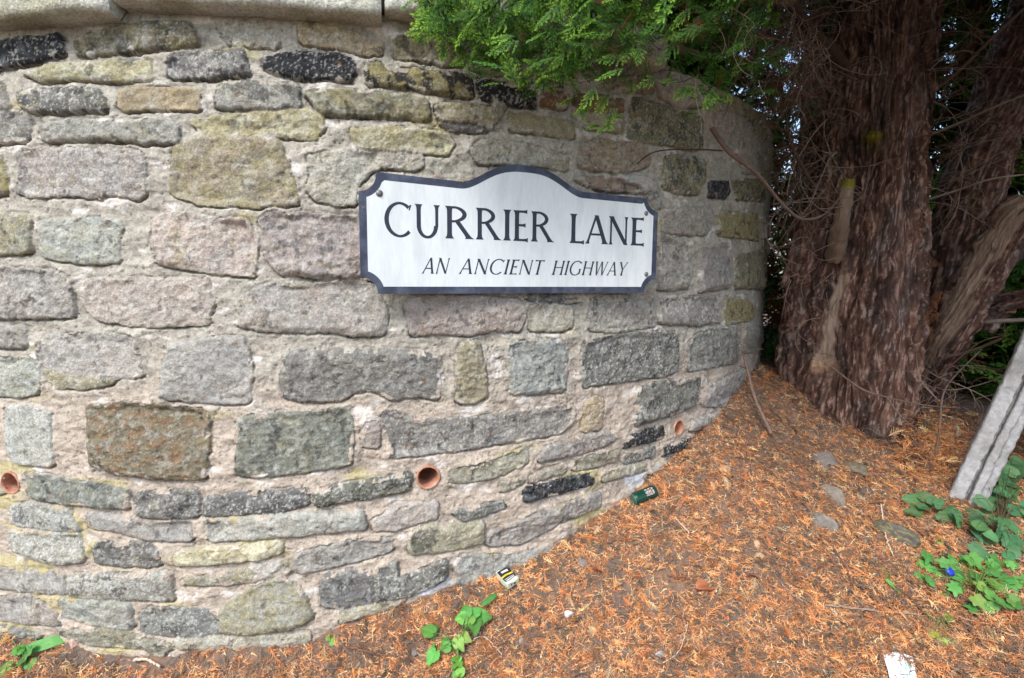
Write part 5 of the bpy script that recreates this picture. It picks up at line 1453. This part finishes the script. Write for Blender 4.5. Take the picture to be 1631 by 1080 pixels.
# green drinks can, half buried
g = on_ground(1026, 794)[0]; g[2] = gnd(g[0], g[1]) + .006
canp = [(-.056, .001), (-.056, .019), (-.0555, .0215), (-.0535, .0225), (-.0515, .0215), (-.046, .0265), (.044, .0265), (.05, .0225), (.0515, .0215), (.053, .0225), (.0535, .020), (.0505, .018), (.0505, .001)]
cp2 = []
for (a, b), (c, d) in zip(canp[:-1], canp[1:]):
    m_ = max(1, int(math.hypot(c - a, d - b) / .002)); cp2 += [(a + (c - a) * t / m_, b + (d - b) * t / m_) for t in range(m_)]
cp2 = np.array(cp2 + [canp[-1]]); k = 64
A_, B_ = np.meshgrid(np.arange(k) * 2 * np.pi / k, np.arange(len(cp2)), indexing='ij')
rr = cp2[B_, 1] * (1 - .10 * np.exp(-((cp2[B_, 0] - .01) / .02) ** 2) * np.exp(-((A_ - 4.2) / .7) ** 2))
V = np.stack([cp2[B_, 0], rr * np.cos(A_), rr * np.sin(A_)], -1)
c = np.ones(A_.shape + (1,)) * L(24, 66, 50)
x_ = cp2[B_, 0]; mk_ = (A_ > 1.75) & (A_ < 2.9)
lt = mk_ & (x_ > -.004) & (x_ < .034) & (fbm(x_ / .004, A_ * 5, 12, 2) > .12)
c = np.where(lt[..., None], L(222, 214, 210), c); rd_ = mk_ & (x_ > .01) & (x_ < .032) & (fbm(x_ / .006 + 4, A_ * 4, 15, 2) > .3); c = np.where(rd_[..., None], L(176, 60, 66), c)
c = np.where(((x_ < -.0505) | (x_ > .051))[..., None], L(60, 110, 92), c)
can = tag(mk('drink_can', V.reshape(-1, 3), grid_faces(k, len(cp2), True), M_glass, None, c.reshape(-1, 3)), 'dark green drinks can lying half buried in needles against the wall', 'can')
can.location = g; can.rotation_euler = (0, D2R(-12), D2R(22)); can.scale = (.84, .84, .84)
# torn paper
g = on_ground(1428, 1066)[0]
pp_ = np.array([(1404, 1039), (1452, 1054), (1450, 1064), (1457, 1072), (1452, 1085), (1460, 1110), (1420, 1105), (1411, 1070)], float)
n = 26; U, V_ = np.meshgrid(np.linspace(0, 1, n), np.linspace(0, 1, n), indexing='ij')
tp0, tp1, tp2, tp3 = [on_ground(*q)[0] for q in ((1404, 1039), (1454, 1056), (1462, 1112), (1419, 1108))]
V = (tp0 * ((1 - U) * (1 - V_))[..., None] + tp1 * (U * (1 - V_))[..., None] + tp2 * (U * V_)[..., None] + tp3 * ((1 - U) * V_)[..., None])
V[..., 0] += .002 * noise(V_ * 14, U * 0, 3) * (U > .9)
V[..., 2] = gnd(V[..., 0], V[..., 1]).min() * .25 + .75 * V[..., 2] + .020 + .006 * np.sin(U * 2.5 + V_) + .003 * noise(U * 4, V_ * 4, 8)
c = np.ones(U.shape + (1,)) * L(236, 240, 242)
tl = ((np.abs(U - .62) < .22) & (fbm(U * 30, V_ * 9, 31, 2) > .25) & (V_ > .15)) | (np.hypot(U - .8, (V_ - .33)) < .07)
c = np.where(tl[..., None], L(150, 206, 208), c)
pv = V.reshape(-1, 3); po = pv.mean(0); top_ = pv - po; bot_ = top_ - np.array([0, 0, .0006])
f = grid_faces(n, n); pf = np.concatenate([f, f[:, ::-1] + n * n])
paper = tag(mk('paper_scrap', np.concatenate([top_, bot_]), pf, M_paper, None, np.concatenate([c.reshape(-1, 3)] * 2)), 'torn white paper scrap with teal print on the needles at the bottom edge', 'paper')
paper.location = po
# blue bottle cap in the ivy
g = on_ground(1498, 912)[0]; k = 42; th = np.arange(k) * 2 * np.pi / k
cpf = [(.0001, .006), (.010, .006), (.0125, .0052), (.0135, .003), (.0155, 0)]
V = np.stack([np.stack([r_ * (1 + (.06 * np.sign(np.sin(th * 21)) if r_ > .013 else 0)) * np.cos(th), r_ * (1 + (.06 * np.sign(np.sin(th * 21)) if r_ > .013 else 0)) * np.sin(th), np.full(k, h_)], -1) for r_, h_ in cpf], 1)
capo = tag(mk('bottle_cap', V.reshape(-1, 3), grid_faces(k, len(cpf), True), mat('blue_tin', col=L(40, 60, 190), rough=.35, scale=300, amt=.15, spec=.5)), 'bright blue crimped bottle cap among the ivy leaves', 'bottle cap')
capo.location = g + np.array([0, -.03, .022]); capo.rotation_euler = (.7, .15, .4)

# ------------------------------------------------------------------ dead orange fronds caught in the fork, scraps on the sign, heap by the trunk
def frond(label, pts, seed, n=16):
    r = np.random.default_rng(seed); o = at(*pts[0]); t = thing('dead_frond', label, 'frond', tuple(o), 'dead orange fronds'); q = np.array([at(*p) for p in pts])
    cv = catmull(q, n); d = np.gradient(cv, axis=0) + r.normal(0, .006, (n, 3)); d /= np.linalg.norm(d, axis=1)[:, None]
    d = d + r.normal(0, .45, (n, 3)); u = np.stack([r.normal(0, .5, n), -np.ones(n), r.normal(.2, .4, n)], -1)
    ob = foliage('spray', t, cv + r.normal(0, .008, (n, 3)), d, u, r.uniform(.45, .75, n), np.zeros(n), seed, SPA, np.ones(n, bool))
    V, Fc = tube(cv - o, np.linspace(.002, .001, n), 5); mk('stalk', V, Fc, M_twig, t, np.array(L(150, 100, 60))[None] * np.ones((len(V), 1)))
frond('upper dead orange frond hanging in the fork right of the big trunk', [(1474, 335, 2.28), (1477, 370, 2.26), (1475, 410, 2.25), (1478, 430, 2.25)], 71)
frond('lower dead orange frond caught in the fork right of the big trunk', [(1500, 465, 2.24), (1488, 490, 2.22), (1474, 508, 2.2), (1478, 530, 2.2)], 72)
def samp_heap(r, n):
    px = r.normal(1492, 30, n * 2); py = r.normal(705, 32, n * 2)
    k = (px > 1425) & (px < 1560) & (py < 775) & (py > 635); px, py = px[k][:n], py[k][:n]
    Y = np.interp(py, [635, 775], [2.18, 1.93]) + r.normal(0, .02, len(px)); p = at(px, py, Y)
    return p[:, 0], p[:, 1], np.maximum(p[:, 2] - gnd(p[:, 0], p[:, 1]), 0) * r.uniform(.2, 1, len(px))
litter(2600, samp_heap, 'needle_litter', 'heap of orange dead needles caught in twigs right of the trunk foot', 79, 1.2, .1)
scr = []
for x, y, d_ in [(673, 277, .004), (690, 280, .004), (735, 288, .004), (742, 286, .004), (755, 282, .004), (763, 277, .004), (770, 272, .004), (925, 295, .004), (932, 297, .004), (980, 298, -.01), (978, 296, -.01), (1040, 462, .003), (1036, 470, -.01), (1038, 478, -.012), (1050, 378, -.012), (1052, 405, -.01), (565, 365, -.01), (564, 372, -.01), (566, 402, -.01), (576, 302, .003), (578, 330, .003), (1062, 400, -.02)]:
    u, v = sign_uv(x, y); scr.append(SC0 + sp3(float(u), float(v), d_))
sp = Soup(); r = np.random.default_rng(9)
for q in scr:
    for j in range(2):
        tv, tf = SPR[r.integers(0, 14)]; X = np.array([r.normal(), r.normal() * .3, r.normal()]); Rm = frame(X[None], (SN + r.normal(0, .3, 3))[None])[0]
        sp.add(tv @ Rm.T * r.uniform(.4, .8) + q + SN * .0015, tf, LIT[r.integers(0, 4)])
o = sp.build('needle_scraps', M_litter, origin=SC0); o.location = SC0
tag(o, 'scattered orange needle scraps stuck along the edges of the sign', 'leaf litter', kind='stuff')
